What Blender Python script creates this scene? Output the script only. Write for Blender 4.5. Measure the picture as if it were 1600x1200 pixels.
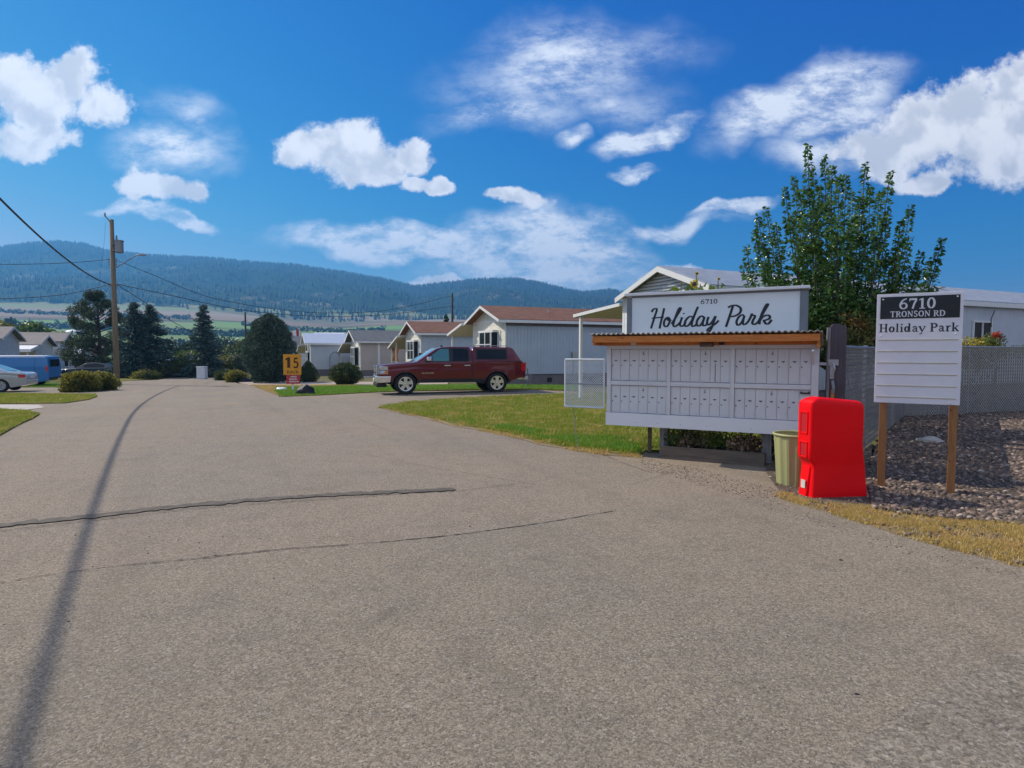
import bpy, bmesh, math, random
from mathutils import noise as MN
import numpy as np
from mathutils import Vector, Matrix
from math import sin, cos, pi, radians as rad, hypot, atan2, exp
random.seed(7); RNG = np.random.default_rng(11)
for o in list(bpy.data.objects): bpy.data.objects.remove(o)
S = bpy.context.scene; COL = S.collection

# ------------------------------------------------------------------ camera, world, sun
FPX = 945.0; CAMH = 1.6; PITCH = math.atan(50 / FPX)
cd = bpy.data.cameras.new('camera'); cam = bpy.data.objects.new('camera', cd); COL.objects.link(cam)
cd.sensor_width = 36; cd.lens = 36 * FPX / 1600; cd.clip_start = .05; cd.clip_end = 9000
cam.location = (0, 0, CAMH); cam.rotation_euler = (pi / 2 - PITCH, 0, 0); S.camera = cam
FW = Vector((0, cos(PITCH), -sin(PITCH))); UP = Vector((0, sin(PITCH), cos(PITCH))); RT = Vector((1, 0, 0))
def ray(px, py): return FW + RT * ((px - 800) / FPX) + UP * ((600 - py) / FPX)

SUNV = Vector((-.871, .491, 0)); SUNEL = rad(42)
SUNV = Vector((SUNV.x * cos(SUNEL), SUNV.y * cos(SUNEL), sin(SUNEL))).normalized()
sd = bpy.data.lights.new('sun', 'SUN'); sun = bpy.data.objects.new('sun', sd); COL.objects.link(sun)
sd.energy = 3.3; sd.angle = rad(.5); sd.color = (1, .91, .77)
sun.rotation_euler = SUNV.to_track_quat('Z', 'Y').to_euler()
S.view_settings.view_transform = 'Standard'; S.view_settings.look = 'None'
S.view_settings.exposure = 0.63; S.view_settings.gamma = 1

W = bpy.data.worlds.new('World'); S.world = W; W.use_nodes = True
nt = W.node_tree; N = nt.nodes; L = nt.links
for n in list(N): N.remove(n)
def mathn(op, a, b=None, c=None, clamp=False):
    n = N.new('ShaderNodeMath'); n.operation = op; n.use_clamp = clamp
    for i, v in enumerate((a, b, c)):
        if v is None: continue
        if isinstance(v, (int, float)): n.inputs[i].default_value = v
        else: L.new(v, n.inputs[i])
    return n.outputs[0]
def ramp(v, a, b, lo=0., hi=1.):
    n = N.new('ShaderNodeMapRange'); n.interpolation_type = 'SMOOTHSTEP'
    for i, q in ((1, a), (2, b), (3, lo), (4, hi)): n.inputs[i].default_value = q
    L.new(v, n.inputs[0]); return n.outputs[0]
def build_world():
    out = N.new('ShaderNodeOutputWorld'); bg = N.new('ShaderNodeBackground'); L.new(bg.outputs[0], out.inputs[0])
    sky = N.new('ShaderNodeTexSky'); sky.sky_type = 'NISHITA'; sky.sun_disc = False
    sky.sun_elevation = SUNEL; sky.sun_rotation = atan2(SUNV.x, SUNV.y)
    sky.air_density = 1.0; sky.dust_density = .25; sky.ozone_density = 4.0; sky.altitude = 400
    s3 = N.new('ShaderNodeSeparateColor'); L.new(sky.outputs[0], s3.inputs[0]); hs = N.new('ShaderNodeCombineColor')
    for i, (x0, y0, k) in enumerate(((3.4, 1.0, 4.0), (5.5, 2.85, 1.45), (8.1, 4.5, .5))):   # deep clear-air blue of the photograph
        L.new(mathn('MULTIPLY', mathn('POWER', mathn('DIVIDE', s3.outputs[i], x0), k), y0), hs.inputs[i])
    tc = N.new('ShaderNodeTexCoord'); sp = N.new('ShaderNodeSeparateXYZ'); L.new(tc.outputs['Generated'], sp.inputs[0])
    ay = mathn('MAXIMUM', mathn('ABSOLUTE', sp.outputs[1]), .02)
    u = mathn('DIVIDE', sp.outputs[0], ay); v = mathn('DIVIDE', sp.outputs[2], ay)
    cb = N.new('ShaderNodeCombineXYZ'); L.new(u, cb.inputs[0]); L.new(v, cb.inputs[1])
    def warp(scale, amt, src):
        nz = N.new('ShaderNodeTexNoise'); nz.inputs['Scale'].default_value = scale; nz.inputs['Detail'].default_value = 5
        L.new(src, nz.inputs['Vector'])
        s = N.new('ShaderNodeVectorMath'); s.operation = 'SUBTRACT'; s.inputs[1].default_value = (.5, .5, .5); L.new(nz.outputs['Color'], s.inputs[0])
        m = N.new('ShaderNodeVectorMath'); m.operation = 'MULTIPLY'; m.inputs[1].default_value = (amt, amt, 0); L.new(s.outputs[0], m.inputs[0])
        a = N.new('ShaderNodeVectorMath'); a.operation = 'ADD'; L.new(src, a.inputs[0]); L.new(m.outputs[0], a.inputs[1])
        return a.outputs[0]
    def field(lst, src):
        acc = None
        for e in lst:
            cx, cy, rx, ry = e[:4]; rot = e[4] if len(e) > 4 else 0; k = e[5] if len(e) > 5 else 1
            d = ray(cx, cy)
            mp = N.new('ShaderNodeMapping'); mp.vector_type = 'TEXTURE'
            mp.inputs['Location'].default_value = (d.x / d.y, d.z / d.y, 0); mp.inputs['Rotation'].default_value = (0, 0, rad(rot))
            mp.inputs['Scale'].default_value = (rx / FPX, ry / FPX, 1); L.new(src, mp.inputs['Vector'])
            ln = N.new('ShaderNodeVectorMath'); ln.operation = 'LENGTH'; L.new(mp.outputs[0], ln.inputs[0])
            m = mathn('SUBTRACT', 1.0, ln.outputs['Value'])
            if k != 1: m = mathn('MULTIPLY', mathn('MAXIMUM', m, 0.), k)
            acc = m if acc is None else mathn('MAXIMUM', acc, m)
        return acc
    cum = [(468, 236, 46, 38), (505, 236, 62, 48), (552, 232, 66, 50), (600, 248, 58, 38), (648, 240, 38, 34), (560, 262, 110, 26),
           (688, 289, 30, 14), (650, 285, 34, 16), (255, 288, 78, 26), (212, 292, 42, 22), (290, 290, 40, 18),
           (1600, 135, 90, 66), (1530, 185, 120, 80), (1440, 215, 100, 58), (1560, 235, 130, 64), (1395, 240, 100, 48), (1350, 232, 70, 34),
           (1450, 286, 66, 18), (1640, 190, 110, 110), (1066, 434, 38, 22), (1022, 443, 50, 20), (700, 448, 62, 14), (805, 308, 62, 18),
           (60, 150, 80, 66), (110, 118, 60, 46), (160, 165, 50, 40), (50, 215, 80, 40), (20, 120, 50, 50)]
    cir = [(265, 228, 135, 55), (250, 335, 115, 16, -3, 2.2), (660, 388, 270, 34, -2, 2.4), (830, 372, 170, 64, 0, 1.8), (840, 418, 220, 52, 0, 1.9), (850, 345, 70, 50, 0, 1.2),
           (880, 100, 260, 80, 8, .8), (800, 170, 150, 50, 8, .9), (960, 150, 160, 60, -10, .6), (1010, 205, 100, 24, 18, 1.8), (990, 262, 48, 17, 8, 1.8), (1265, 150, 190, 56, 14, 1.5),
           (1180, 195, 120, 56, 10, 1.1), (1300, 195, 120, 40, 20, 1.2), (1150, 326, 70, 14, 8, 2), (1040, 362, 150, 20, 12, 1.3), (540, 384, 90, 20, 0, 2.2), (900, 395, 120, 50, 0, 1.2),
           (1270, 250, 110, 40, 0, .9), (890, 205, 40, 20, 0, 1), (860, 455, 220, 24, 0, .9), (300, 180, 120, 40, -30, .6)]
    w1 = warp(10, .075, cb.outputs[0]); w2 = warp(7, .13, cb.outputs[0])
    fb = N.new('ShaderNodeTexNoise'); fb.inputs['Scale'].default_value = 14; fb.inputs['Detail'].default_value = 12; fb.inputs['Roughness'].default_value = .68
    L.new(cb.outputs[0], fb.inputs['Vector'])
    m1 = field(cum, w1); f1 = mathn('SUBTRACT', fb.outputs[0], .52)
    d1 = ramp(mathn('MULTIPLY_ADD', f1, 1.7, m1), .0, .40)
    mp = N.new('ShaderNodeMapping'); mp.inputs['Rotation'].default_value = (0, 0, rad(-14)); mp.inputs['Scale'].default_value = (9, 20, 1); L.new(cb.outputs[0], mp.inputs['Vector'])
    fs = N.new('ShaderNodeTexNoise'); fs.inputs['Scale'].default_value = 1.0; fs.inputs['Detail'].default_value = 10; fs.inputs['Roughness'].default_value = .72; L.new(mp.outputs[0], fs.inputs['Vector'])
    m2 = ramp(field(cir, w2), 0, 1.0, 0, 1.0)
    st = ramp(fs.outputs[0], .34, .64, .16, 1.0)
    d2 = mathn('MULTIPLY', mathn('MULTIPLY', m2, st), 1.25, clamp=True)
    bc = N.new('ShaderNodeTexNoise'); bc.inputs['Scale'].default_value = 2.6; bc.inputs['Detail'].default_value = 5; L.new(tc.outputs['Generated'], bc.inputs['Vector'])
    back = mathn('MULTIPLY', ramp(bc.outputs[0], .40, .56), ramp(sp.outputs[1], .12, -.2)); d2 = mathn('MAXIMUM', d2, back)  # unseen cloud cover behind the camera, added to brighten the shaded faces
    # cumulus shade: thick cores a little greyer low down
    lowd = N.new('ShaderNodeTexNoise'); lowd.inputs['Scale'].default_value = 16; lowd.inputs['Detail'].default_value = 6; L.new(w1, lowd.inputs['Vector'])
    sh = ramp(lowd.outputs[0], .38, .60)
    cc = N.new('ShaderNodeMix'); cc.data_type = 'RGBA'; cc.inputs['A'].default_value = (6.9, 7.0, 7.3, 1); cc.inputs['B'].default_value = (4.7, 4.95, 5.5, 1)
    L.new(mathn('MULTIPLY', sh, ramp(m1, .08, .5)), cc.inputs['Factor'])
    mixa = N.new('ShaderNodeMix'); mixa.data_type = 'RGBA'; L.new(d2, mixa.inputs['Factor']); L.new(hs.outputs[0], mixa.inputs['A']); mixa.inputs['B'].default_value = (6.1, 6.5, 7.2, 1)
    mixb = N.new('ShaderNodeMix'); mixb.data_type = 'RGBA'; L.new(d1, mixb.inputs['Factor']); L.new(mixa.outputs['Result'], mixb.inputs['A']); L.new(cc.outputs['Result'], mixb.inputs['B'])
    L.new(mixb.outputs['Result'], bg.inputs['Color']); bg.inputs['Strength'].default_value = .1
build_world(); W.cycles.sampling_method = 'NONE'

# ------------------------------------------------------------------ ground shape
def gz(x, y):
    s = -.6 * x + .8 * y - 17
    if s <= 0: return 0.
    return -1.1 * (1 - exp(-(s * s / (s + 8)) / 34))
def G(px, py):
    d = ray(px, py); z = 0.
    for _ in range(14):
        t = (z - CAMH) / d.z if d.z < -1e-4 else 400
        t = min(t, 400); p = Vector((d.x * t, d.y * t)); z = gz(p.x, p.y)
    return Vector((p.x, p.y, z))
def AT(px, py, Y):
    d = ray(px, py); t = Y / d.y; return Vector((d.x * t, Y, CAMH + d.z * t))

# ------------------------------------------------------------------ materials
def hexc(c):
    return tuple(((int(c[i:i + 2], 16) / 255) ** 2.2) for i in (0, 2, 4))
class M_:
    def __init__(s, name):
        s.m = bpy.data.materials.new(name); s.m.use_nodes = True; s.t = s.m.node_tree; s.p = s.t.nodes['Principled BSDF']
        s.tc = s.t.nodes.new('ShaderNodeTexCoord')
    def n(s, k): return s.t.nodes.new(k)
    def l(s, a, b): s.t.links.new(a, b)
    def noise(s, scale, detail=4, rough=.55, vec=None, stretch=None, dist=0):
        nz = s.n('ShaderNodeTexNoise'); nz.inputs['Scale'].default_value = scale; nz.inputs['Detail'].default_value = detail
        nz.inputs['Roughness'].default_value = rough; nz.inputs['Distortion'].default_value = dist
        v = vec or s.tc.outputs['Object']
        if stretch:
            mp = s.n('ShaderNodeMapping'); mp.inputs['Scale'].default_value = stretch; s.l(v, mp.inputs[0]); v = mp.outputs[0]
        s.l(v, nz.inputs['Vector']); return nz.outputs[0]
    def mr(s, v, a, b, lo=0., hi=1.):
        r = s.n('ShaderNodeMapRange')
        for i, q in ((1, a), (2, b), (3, lo), (4, hi)): r.inputs[i].default_value = q
        s.l(v, r.inputs[0]); return r.outputs[0]
    def mix(s, f, a, b, mode='MIX'):
        x = s.n('ShaderNodeMix'); x.data_type = 'RGBA'; x.blend_type = mode
        for k, v in (('Factor', f), ('A', a), ('B', b)):
            if isinstance(v, (int, float)): x.inputs[k].default_value = v
            elif isinstance(v, tuple): x.inputs[k].default_value = (*v[:3], 1)
            else: s.l(v, x.inputs[k])
        return x.outputs['Result']
    def math(s, op, a, b):
        x = s.n('ShaderNodeMath'); x.operation = op
        for i, v in enumerate((a, b)):
            if isinstance(v, (int, float)): x.inputs[i].default_value = v
            else: s.l(v, x.inputs[i])
        return x.outputs[0]
    def base(s, c):
        if isinstance(c, tuple): s.p.inputs['Base Color'].default_value = (*c, 1)
        else: s.l(c, s.p.inputs['Base Color'])
    def bump(s, h, strength=.3, dist=.01):
        b = s.n('ShaderNodeBump'); b.inputs['Strength'].default_value = strength; b.inputs['Distance'].default_value = dist
        s.l(h, b.inputs['Height']); s.l(b.outputs[0], s.p.inputs['Normal'])
    def island(s):
        return s.n('ShaderNodeNewGeometry').outputs['Random Per Island']
def mat(name, c, rough=.55, metal=0, var=.15, scale=6, bump=0, bscale=40, coat=0, stretch=None, spec=.5):
    m = M_(name); m.p.inputs['Roughness'].default_value = rough; m.p.inputs['Metallic'].default_value = metal
    m.p.inputs['Coat Weight'].default_value = coat; m.p.inputs['Coat Roughness'].default_value = .05; m.p.inputs['Specular IOR Level'].default_value = spec
    f = m.noise(scale, 5, .6, stretch=stretch)
    dk = tuple(max(0, v * (1 - var)) for v in c); lt = tuple(min(1, v * (1 + var)) for v in c)
    m.base(m.mix(m.mr(f, .3, .7), dk, lt))
    if bump: m.bump(m.noise(bscale, 4, .6, stretch=stretch), bump, .004)
    return m.m
def siding(name, c, axis='Z', pitch=.2, depth=.9, var=.06, rough=.5):
    m = M_(name); m.p.inputs['Roughness'].default_value = rough
    sp = m.n('ShaderNodeSeparateXYZ'); m.l(m.tc.outputs['Object'], sp.inputs[0])
    k = {'X': 0, 'Y': 1, 'Z': 2}[axis]
    fr = m.math('FRACT', m.math('DIVIDE', sp.outputs[k], pitch), 0)
    if axis == 'Z': h = fr; h = m.math('SUBTRACT', 1.0, fr)
    else: h = m.mr(m.math('ABSOLUTE', m.math('SUBTRACT', fr, .5), 0), .0, .12)
    m.bump(h, depth, .02)
    edge = m.mr(fr, .0, .07, .72, 1.)
    f = m.mix(m.mr(m.noise(1.3, 5, .6), .3, .7), tuple(v * (1 - var) for v in c), tuple(min(1, v * (1 + var)) for v in c))
    f = m.mix(m.mr(m.noise(3, 6, .7, stretch=(3, 3, .4)), .5, .8, 0, .18), f, (.25, .22, .18))
    m.base(m.mix(1.0, f, edge, 'MULTIPLY') if False else f)
    return m.m
def leafmat(name, a, b, c=None, trans=.25, rough=.55):
    m = M_(name); m.p.inputs['Roughness'].default_value = rough; m.p.inputs['Specular IOR Level'].default_value = .5
    r = m.island(); col = m.mix(m.mr(r, 0, 1), a, b)
    if c: col = m.mix(m.mr(m.noise(1.6, 3), .5, .68), col, c)
    m.base(col)
    tr = m.n('ShaderNodeBsdfTranslucent'); m.l(col, tr.inputs[0])
    mx = m.n('ShaderNodeMixShader'); mx.inputs[0].default_value = trans
    m.l(m.p.outputs[0], mx.inputs[1]); m.l(tr.outputs[0], mx.inputs[2])
    out = m.t.nodes['Material Output']; m.l(mx.outputs[0], out.inputs[0]); return m.m
def shingle(name, c1, c2):
    m = M_(name); m.p.inputs['Roughness'].default_value = .85
    br = m.n('ShaderNodeTexBrick'); br.inputs['Scale'].default_value = 1; br.inputs['Brick Width'].default_value = .3; br.inputs['Row Height'].default_value = .14
    br.inputs['Mortar Size'].default_value = .006; br.inputs['Color1'].default_value = (*c1, 1); br.inputs['Color2'].default_value = (*c2, 1); br.inputs['Mortar'].default_value = (*[v * .5 for v in c1], 1)
    m.l(m.tc.outputs['Object'], br.inputs['Vector'])
    m.base(m.mix(m.mr(m.noise(2.5, 6, .7), .35, .7, 0, .55), br.outputs[0], tuple(v * 1.3 for v in c2))); m.bump(m.noise(60, 3), .4, .01); return m.m
def asphalt(name, warm, cool, dark, grain=95, bump=.55):
    m = M_(name); m.p.inputs['Roughness'].default_value = .9; m.p.inputs['Specular IOR Level'].default_value = .25
    big = m.noise(.35, 6, .6); mid = m.noise(2.2, 6, .65)
    c = m.mix(m.mr(big, .38, .62), warm, cool)
    c = m.mix(m.mr(mid, .5, .72, 0, .35), c, dark)
    trk = m.noise(1.0, 5, .6, stretch=(1.0, .25, 1)); c = m.mix(m.mr(trk, .52, .7, 0, .3), c, tuple(v * .72 for v in warm))
    for sc, lo, hi, am in ((grain * .9, .0, 1., .58), (grain * 2.0, 0., 1., .55)):
        vo = m.n('ShaderNodeTexVoronoi'); vo.inputs['Scale'].default_value = sc; m.l(m.tc.outputs['Object'], vo.inputs['Vector'])
        sp = m.n('ShaderNodeSeparateColor'); m.l(vo.outputs['Color'], sp.inputs[0])
        f = m.mr(sp.outputs[0], 0, 1, 1 - .48 * am, 1 + .5 * am)
        cb = m.n('ShaderNodeCombineColor'); [m.l(f, cb.inputs[i]) for i in range(3)]
        c = m.mix(1.0, c, cb.outputs[0], 'MULTIPLY')
        sparkle = m.mr(sp.outputs[1], .955, .97, 0, .55 * am); c = m.mix(sparkle, c, (.5, .46, .4))
        pit = m.mr(sp.outputs[2], .9, .94, 0, .6 * am); c = m.mix(pit, c, tuple(v * .35 for v in dark))
    st = m.noise(.9, 3, .5, dist=1.5); c = m.mix(m.mr(st, .66, .78, 0, .42), c, tuple(v * .5 for v in cool))
    mp2 = m.n('ShaderNodeMapping'); mp2.inputs['Rotation'].default_value = (0, 0, rad(-27)); m.l(m.tc.outputs['Object'], mp2.inputs[0])
    tt = m.noise(1.3, 4, .6, vec=mp2.outputs[0], stretch=(1.0, .06, 1)); c = m.mix(m.mr(tt, .54, .70, 0, .32), c, tuple(v * .62 for v in cool)); c = m.mix(m.mr(tt, .28, .42, .22, 0), c, tuple(min(1, v * 1.35) for v in warm))
    m.base(c)
    m.bump(m.noise(grain * .9, 4, .7), bump, .009); return m.m

MT = {}
MT['asphalt'] = asphalt('asphalt_park', (.27, .214, .155), (.235, .195, .148), (.14, .115, .085))
MT['asphalt2'] = asphalt('asphalt_entry', (.25, .205, .148), (.22, .185, .138), (.12, .1, .078))
MT['asphalt3'] = asphalt('asphalt_coarse', (.25, .208, .155), (.20, .172, .132), (.12, .1, .08), grain=60, bump=.8)
MT['tar'] = mat('tar_seal', (.10, .082, .062), .9, var=.45, scale=9, bump=.7, bscale=80)
MT['crack'] = mat('crack_dark', (.035, .03, .025), .95, var=.3, scale=20)
MT['concrete'] = mat('concrete', (.42, .38, .33), .85, var=.15, scale=3, bump=.2)
MT['pinkpath'] = mat('gravel_path', (.38, .30, .24), .9, var=.25, scale=9, bump=.4)
def groundm(name, a, b, c, s=1.5):
    m = M_(name); m.p.inputs['Roughness'].default_value = .95; m.p.inputs['Specular IOR Level'].default_value = .1
    x = m.mix(m.mr(m.noise(s, 6, .7), .35, .65), a, b); x = m.mix(m.mr(m.noise(s * 5, 5, .7), .5, .7, 0, .8), x, c)
    m.base(x); m.bump(m.noise(45, 5, .7), .8, .02); return m.m
MT['lawn_soil'] = groundm('lawn_soil', (.12, .14, .022), (.24, .20, .05), (.07, .08, .02))
MT['dry_soil'] = groundm('dry_soil', (.25, .19, .11), (.33, .25, .15), (.16, .125, .08), 2.5)
MT['dirt'] = groundm('bed_dirt', (.10, .08, .06), (.15, .12, .095), (.06, .05, .04), 3)
MT['grass'] = leafmat('grass_blades', (.18, .30, .015), (.40, .36, .05), (.55, .42, .12), .3)
MT['grass_green'] = leafmat('green_grass_blades', (.10, .27, .012), (.2, .38, .025), (.22, .36, .04), .3)
MT['grass_dry'] = leafmat('dry_grass_blades', (.66, .46, .17), (.46, .36, .10), (.60, .38, .15), .3)
MT['white'] = mat('white_paint', (.72, .73, .75), .5, var=.04, scale=2)
MT['cab'] = mat('mailbox_paint', (.62, .62, .63), .42, var=.05, scale=3)
MT['board_white'] = M_('sign_board_paint')
def _bw():
    m = MT['board_white']; m.p.inputs['Roughness'].default_value = .5
    sm = m.noise(4, 8, .75, stretch=(1, 1, 3)); m.base(m.mix(m.mr(sm, .62, .7, 0, .45), m.mix(m.mr(m.noise(1.2), .3, .7), (.66, .73, .77), (.74, .80, .84)), (.36, .42, .48))); MT['board_white'] = m.m
_bw()
MT['offwhite'] = mat('cream_paint', (.70, .68, .62), .5, var=.05, scale=2)
MT['grey_wood'] = mat('weathered_grey_wood', (.22, .21, .215), .8, var=.35, scale=5, bump=.3, stretch=(6, 6, .6))
MT['grey_paint'] = mat('grey_paint', (.17, .19, .22), .6, var=.1)
MT['old_wood'] = mat('old_wood', (.13, .10, .078), .85, var=.4, scale=4, bump=.4, stretch=(.6, 6, 6))
MT['purple_wood'] = mat('dark_stained_timber', (.085, .07, .08), .75, var=.3, scale=4, bump=.3, stretch=(5, 5, .5))
def wood(name, c1, c2, st):
    m = M_(name); m.p.inputs['Roughness'].default_value = .6
    f = m.noise(3, 6, .6, stretch=st, dist=1.2); c = m.mix(m.mr(f, .35, .65), c1, c2)
    k = m.noise(9, 2, .5); c = m.mix(m.mr(k, .68, .74, 0, .8), c, tuple(v * .25 for v in c1))
    m.base(c); return m.m
MT['cedar'] = wood('cedar_beam', (.62, .22, .04), (.44, .135, .022), (1.2, 12, 12))
MT['cedar_post'] = wood('cedar_post', (.36, .16, .05), (.24, .095, .03), (12, 12, 1.0))
MT['black'] = mat('black_lettering', (.012, .016, .024), .45, var=.1)
MT['blackpanel'] = mat('black_panel', (.012, .011, .012), .35, var=.2)
MT['silver'] = mat('silver_lettering', (.62, .62, .66), .4, var=.03)
MT['signwhite'] = mat('sign_white', (.74, .71, .75), .4, var=.03)
MT['tan_line'] = mat('tan_line', (.42, .37, .24), .5, var=.1)
MT['red'] = mat('red_plastic', (.86, .002, .006), .42, var=.05, scale=3, coat=.0, bump=.05, bscale=60, spec=.16)
MT['red_shade'] = mat('red_plastic_slot_shade', (.45, .004, .01), .5, var=.05)
MT['olive'] = mat('olive_plastic', (.33, .34, .15), .5, var=.08, scale=3)
MT['wire'] = mat('dull_fence_wire', (.44, .42, .38), .6, .1, var=.2, scale=12)
MT['metal'] = mat('galvanised_metal', (.42, .42, .42), .4, .8, var=.2, scale=12)
MT['corr'] = mat('corrugated_panel', (.30, .28, .25), .45, .3, var=.3, scale=8)
MT['pale_metal'] = mat('white_coated_metal', (.60, .64, .66), .4, .1, var=.08)
MT['pole'] = mat('pole_wood', (.21, .165, .11), .9, var=.35, scale=3, bump=.4, stretch=(8, 8, .4))
MT['darkpole'] = mat('dark_pole_wood', (.05, .045, .045), .9, var=.2)
MT['cable'] = mat('cable_rubber', (.03, .035, .04), .6, var=.05)
MT['grey_steel'] = mat('grey_steel', (.25, .26, .27), .5, .5, var=.1)
MT['chrome'] = mat('chrome', (.78, .78, .8), .22, .85, var=.03)
MT['maroon'] = mat('maroon_car_paint', (.13, .003, .014), .3, .15, var=.04, coat=.8, spec=.35)
MT['silvercar'] = mat('silver_car_paint', (.42, .44, .45), .3, .5, var=.03, coat=.8)
MT['bluevan'] = mat('blue_van_paint', (.008, .16, .42), .35, 0, var=.04, coat=.5)
MT['darkcar'] = mat('dark_car_paint', (.012, .018, .03), .3, .2, var=.03, coat=1)
MT['tyre'] = mat('tyre_rubber', (.014, .014, .015), .8, var=.1)
MT['trim'] = mat('black_trim', (.012, .012, .013), .55, var=.1)
def glassm(name, c=(.02, .03, .035), rough=.06):
    m = M_(name); m.base(c); m.p.inputs['Roughness'].default_value = rough; m.p.inputs['Specular IOR Level'].default_value = .3; return m.m
MT['glass'] = glassm('dark_glass', (.008, .012, .016), .16); MT['cabglass'] = glassm('teal_glass', (.09, .24, .28)); MT['winglass'] = glassm('window_glass', (.09, .11, .12), .25)
MT['tail'] = mat('red_lens', (.5, .01, .01), .2, coat=.5, var=.1); MT['headlamp'] = mat('clear_lens', (.55, .56, .58), .12, .6, coat=1, var=.1); MT['amber'] = mat('amber_lens', (.6, .2, .02), .25, var=.1)
MT['bay'] = mat('white_trim', (.74, .74, .72), .45, var=.03)
MT['sid_cream'] = siding('cream_lap_siding', (.68, .65, .55)); MT['sid_white'] = siding('white_lap_siding', (.66, .67, .66))
MT['sid_blue'] = siding('pale_blue_grey_siding', (.43, .49, .55), 'X', .2, .8); MT['sid_beige'] = siding('beige_lap_siding', (.50, .42, .36))
MT['sid_pale'] = siding('pale_grey_panel_siding', (.50, .53, .58), 'X', .3, .5); MT['sid_grey'] = siding('grey_lap_siding', (.56, .57, .58)); MT['sid_brown'] = siding('brown_lap_siding', (.20, .14, .11))
MT['skirt'] = mat('skirting', (.17, .15, .15), .8, var=.15)
MT['soffit'] = mat('soffit_cream', (.50, .47, .38), .7, var=.05)
MT['shin_brown'] = shingle('brown_shingles', (.13, .055, .032), (.20, .092, .055)); MT['shin_grey'] = shingle('grey_shingles', (.075, .085, .095), (.12, .13, .14)); MT['shin_taupe'] = shingle('taupe_shingles', (.15, .13, .125), (.2, .175, .165))
MT['roof_white'] = mat('white_metal_roof', (.55, .60, .66), .4, .1, var=.08); MT['roof_pale'] = mat('pale_grey_roof', (.30, .33, .37), .6, var=.15, scale=3)
MT['bark'] = mat('bark', (.085, .06, .045), .95, var=.3, bump=.5); MT['dead_stem'] = mat('dead_stem', (.16, .11, .07), .9, var=.3)
MT['leaf'] = leafmat('cherry_leaves', (.035, .10, .018), (.13, .25, .04), (.10, .19, .03), .30, .26)
MT['leaf_bush'] = leafmat('bush_leaves', (.05, .085, .015), (.20, .19, .035), (.30, .12, .03), .25)
MT['leaf_yel'] = leafmat('yellow_green_leaves', (.13, .14, .02), (.42, .36, .05), (.07, .10, .018), .25)
MT['leaf_dk'] = leafmat('dark_leaves', (.03, .06, .012), (.09, .12, .025), (.12, .10, .02), .2)
MT['leaf_gr'] = leafmat('green_leaves', (.08, .16, .02), (.2, .26, .04), (.05, .1, .02), .3)
MT['needle'] = leafmat('spruce_needles', (.03, .062, .052), (.10, .16, .145), None, .1, .7); MT['needle2'] = leafmat('pine_needles', (.03, .055, .022), (.11, .14, .06), None, .12, .7)
MT['juniper'] = leafmat('juniper_needles', (.045, .085, .055), (.12, .18, .13), None, .12, .7); MT['fartree'] = leafmat('far_leaves', (.02, .05, .02), (.06, .09, .04), None, .1)
MT['fargreen'] = leafmat('far_bright_leaves', (.06, .11, .02), (.15, .17, .04), None, .15); MT['petal_y'] = leafmat('yellow_petals', (.75, .5, .02), (.85, .65, .03), None, .2); MT['petal_r'] = leafmat('red_petals', (.5, .03, .02), (.65, .08, .03), None, .2); MT['petal_w'] = leafmat('white_petals', (.8, .78, .7), (.7, .7, .6), None, .2)
MT['dry_leaf'] = leafmat('dry_leaves', (.17, .10, .07), (.34, .22, .16), (.09, .06, .04), .15)
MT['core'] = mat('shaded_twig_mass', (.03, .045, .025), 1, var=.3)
MT['rock'] = None
def _rock():
    m = M_('bed_stones'); m.p.inputs['Roughness'].default_value = .85; r = m.island()
    cr = m.n('ShaderNodeValToRGB'); e = cr.color_ramp.elements; e[0].color = (.05, .036, .028, 1); e[1].color = (.46, .38, .30, 1)
    for p, c in ((.35, (.13, .09, .068, 1)), (.7, (.23, .16, .12, 1)), (.9, (.33, .235, .18, 1))): x = e.new(p); x.color = c
    m.l(r, cr.inputs[0]); m.base(m.mix(m.mr(m.noise(30, 4), .4, .7, 0, .4), cr.outputs[0], (.1, .08, .07))); MT['rock'] = m.m
_rock()
MT['blackrock'] = mat('black_plastic_bag', (.008, .008, .012), .65, var=.3, bump=.6, bscale=9); MT['orange'] = mat('orange_sign', (.72, .30, .01), .45, var=.04); MT['signred'] = mat('red_sign', (.50, .035, .05), .5, var=.05); MT['maroonink'] = mat('maroon_ink', (.06, .006, .004), .5)
MT['flagred'] = mat('flag_red', (.5, .03, .03), .7); MT['yellowpaint'] = mat('yellow_paint', (.62, .33, .02), .5, var=.1); MT['slat'] = None
def _slat():
    m = M_('grey_fence_slats'); m.p.inputs['Roughness'].default_value = .6
    m.base(m.mix(m.mr(m.noise(3, 5), .3, .7), (.095, .088, .078), (.19, .175, .155))); MT['slat'] = m.m
_slat()
MT['stickr'] = mat('red_label', (.75, .16, .05), .5, var=.3, scale=60); MT['stickw'] = mat('white_label', (.6, .58, .5), .5, var=.1)
MT['forest'] = leafmat('forest_needles', (.012, .028, .014), (.03, .055, .026), (.05, .07, .03), .05, .9)

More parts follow.
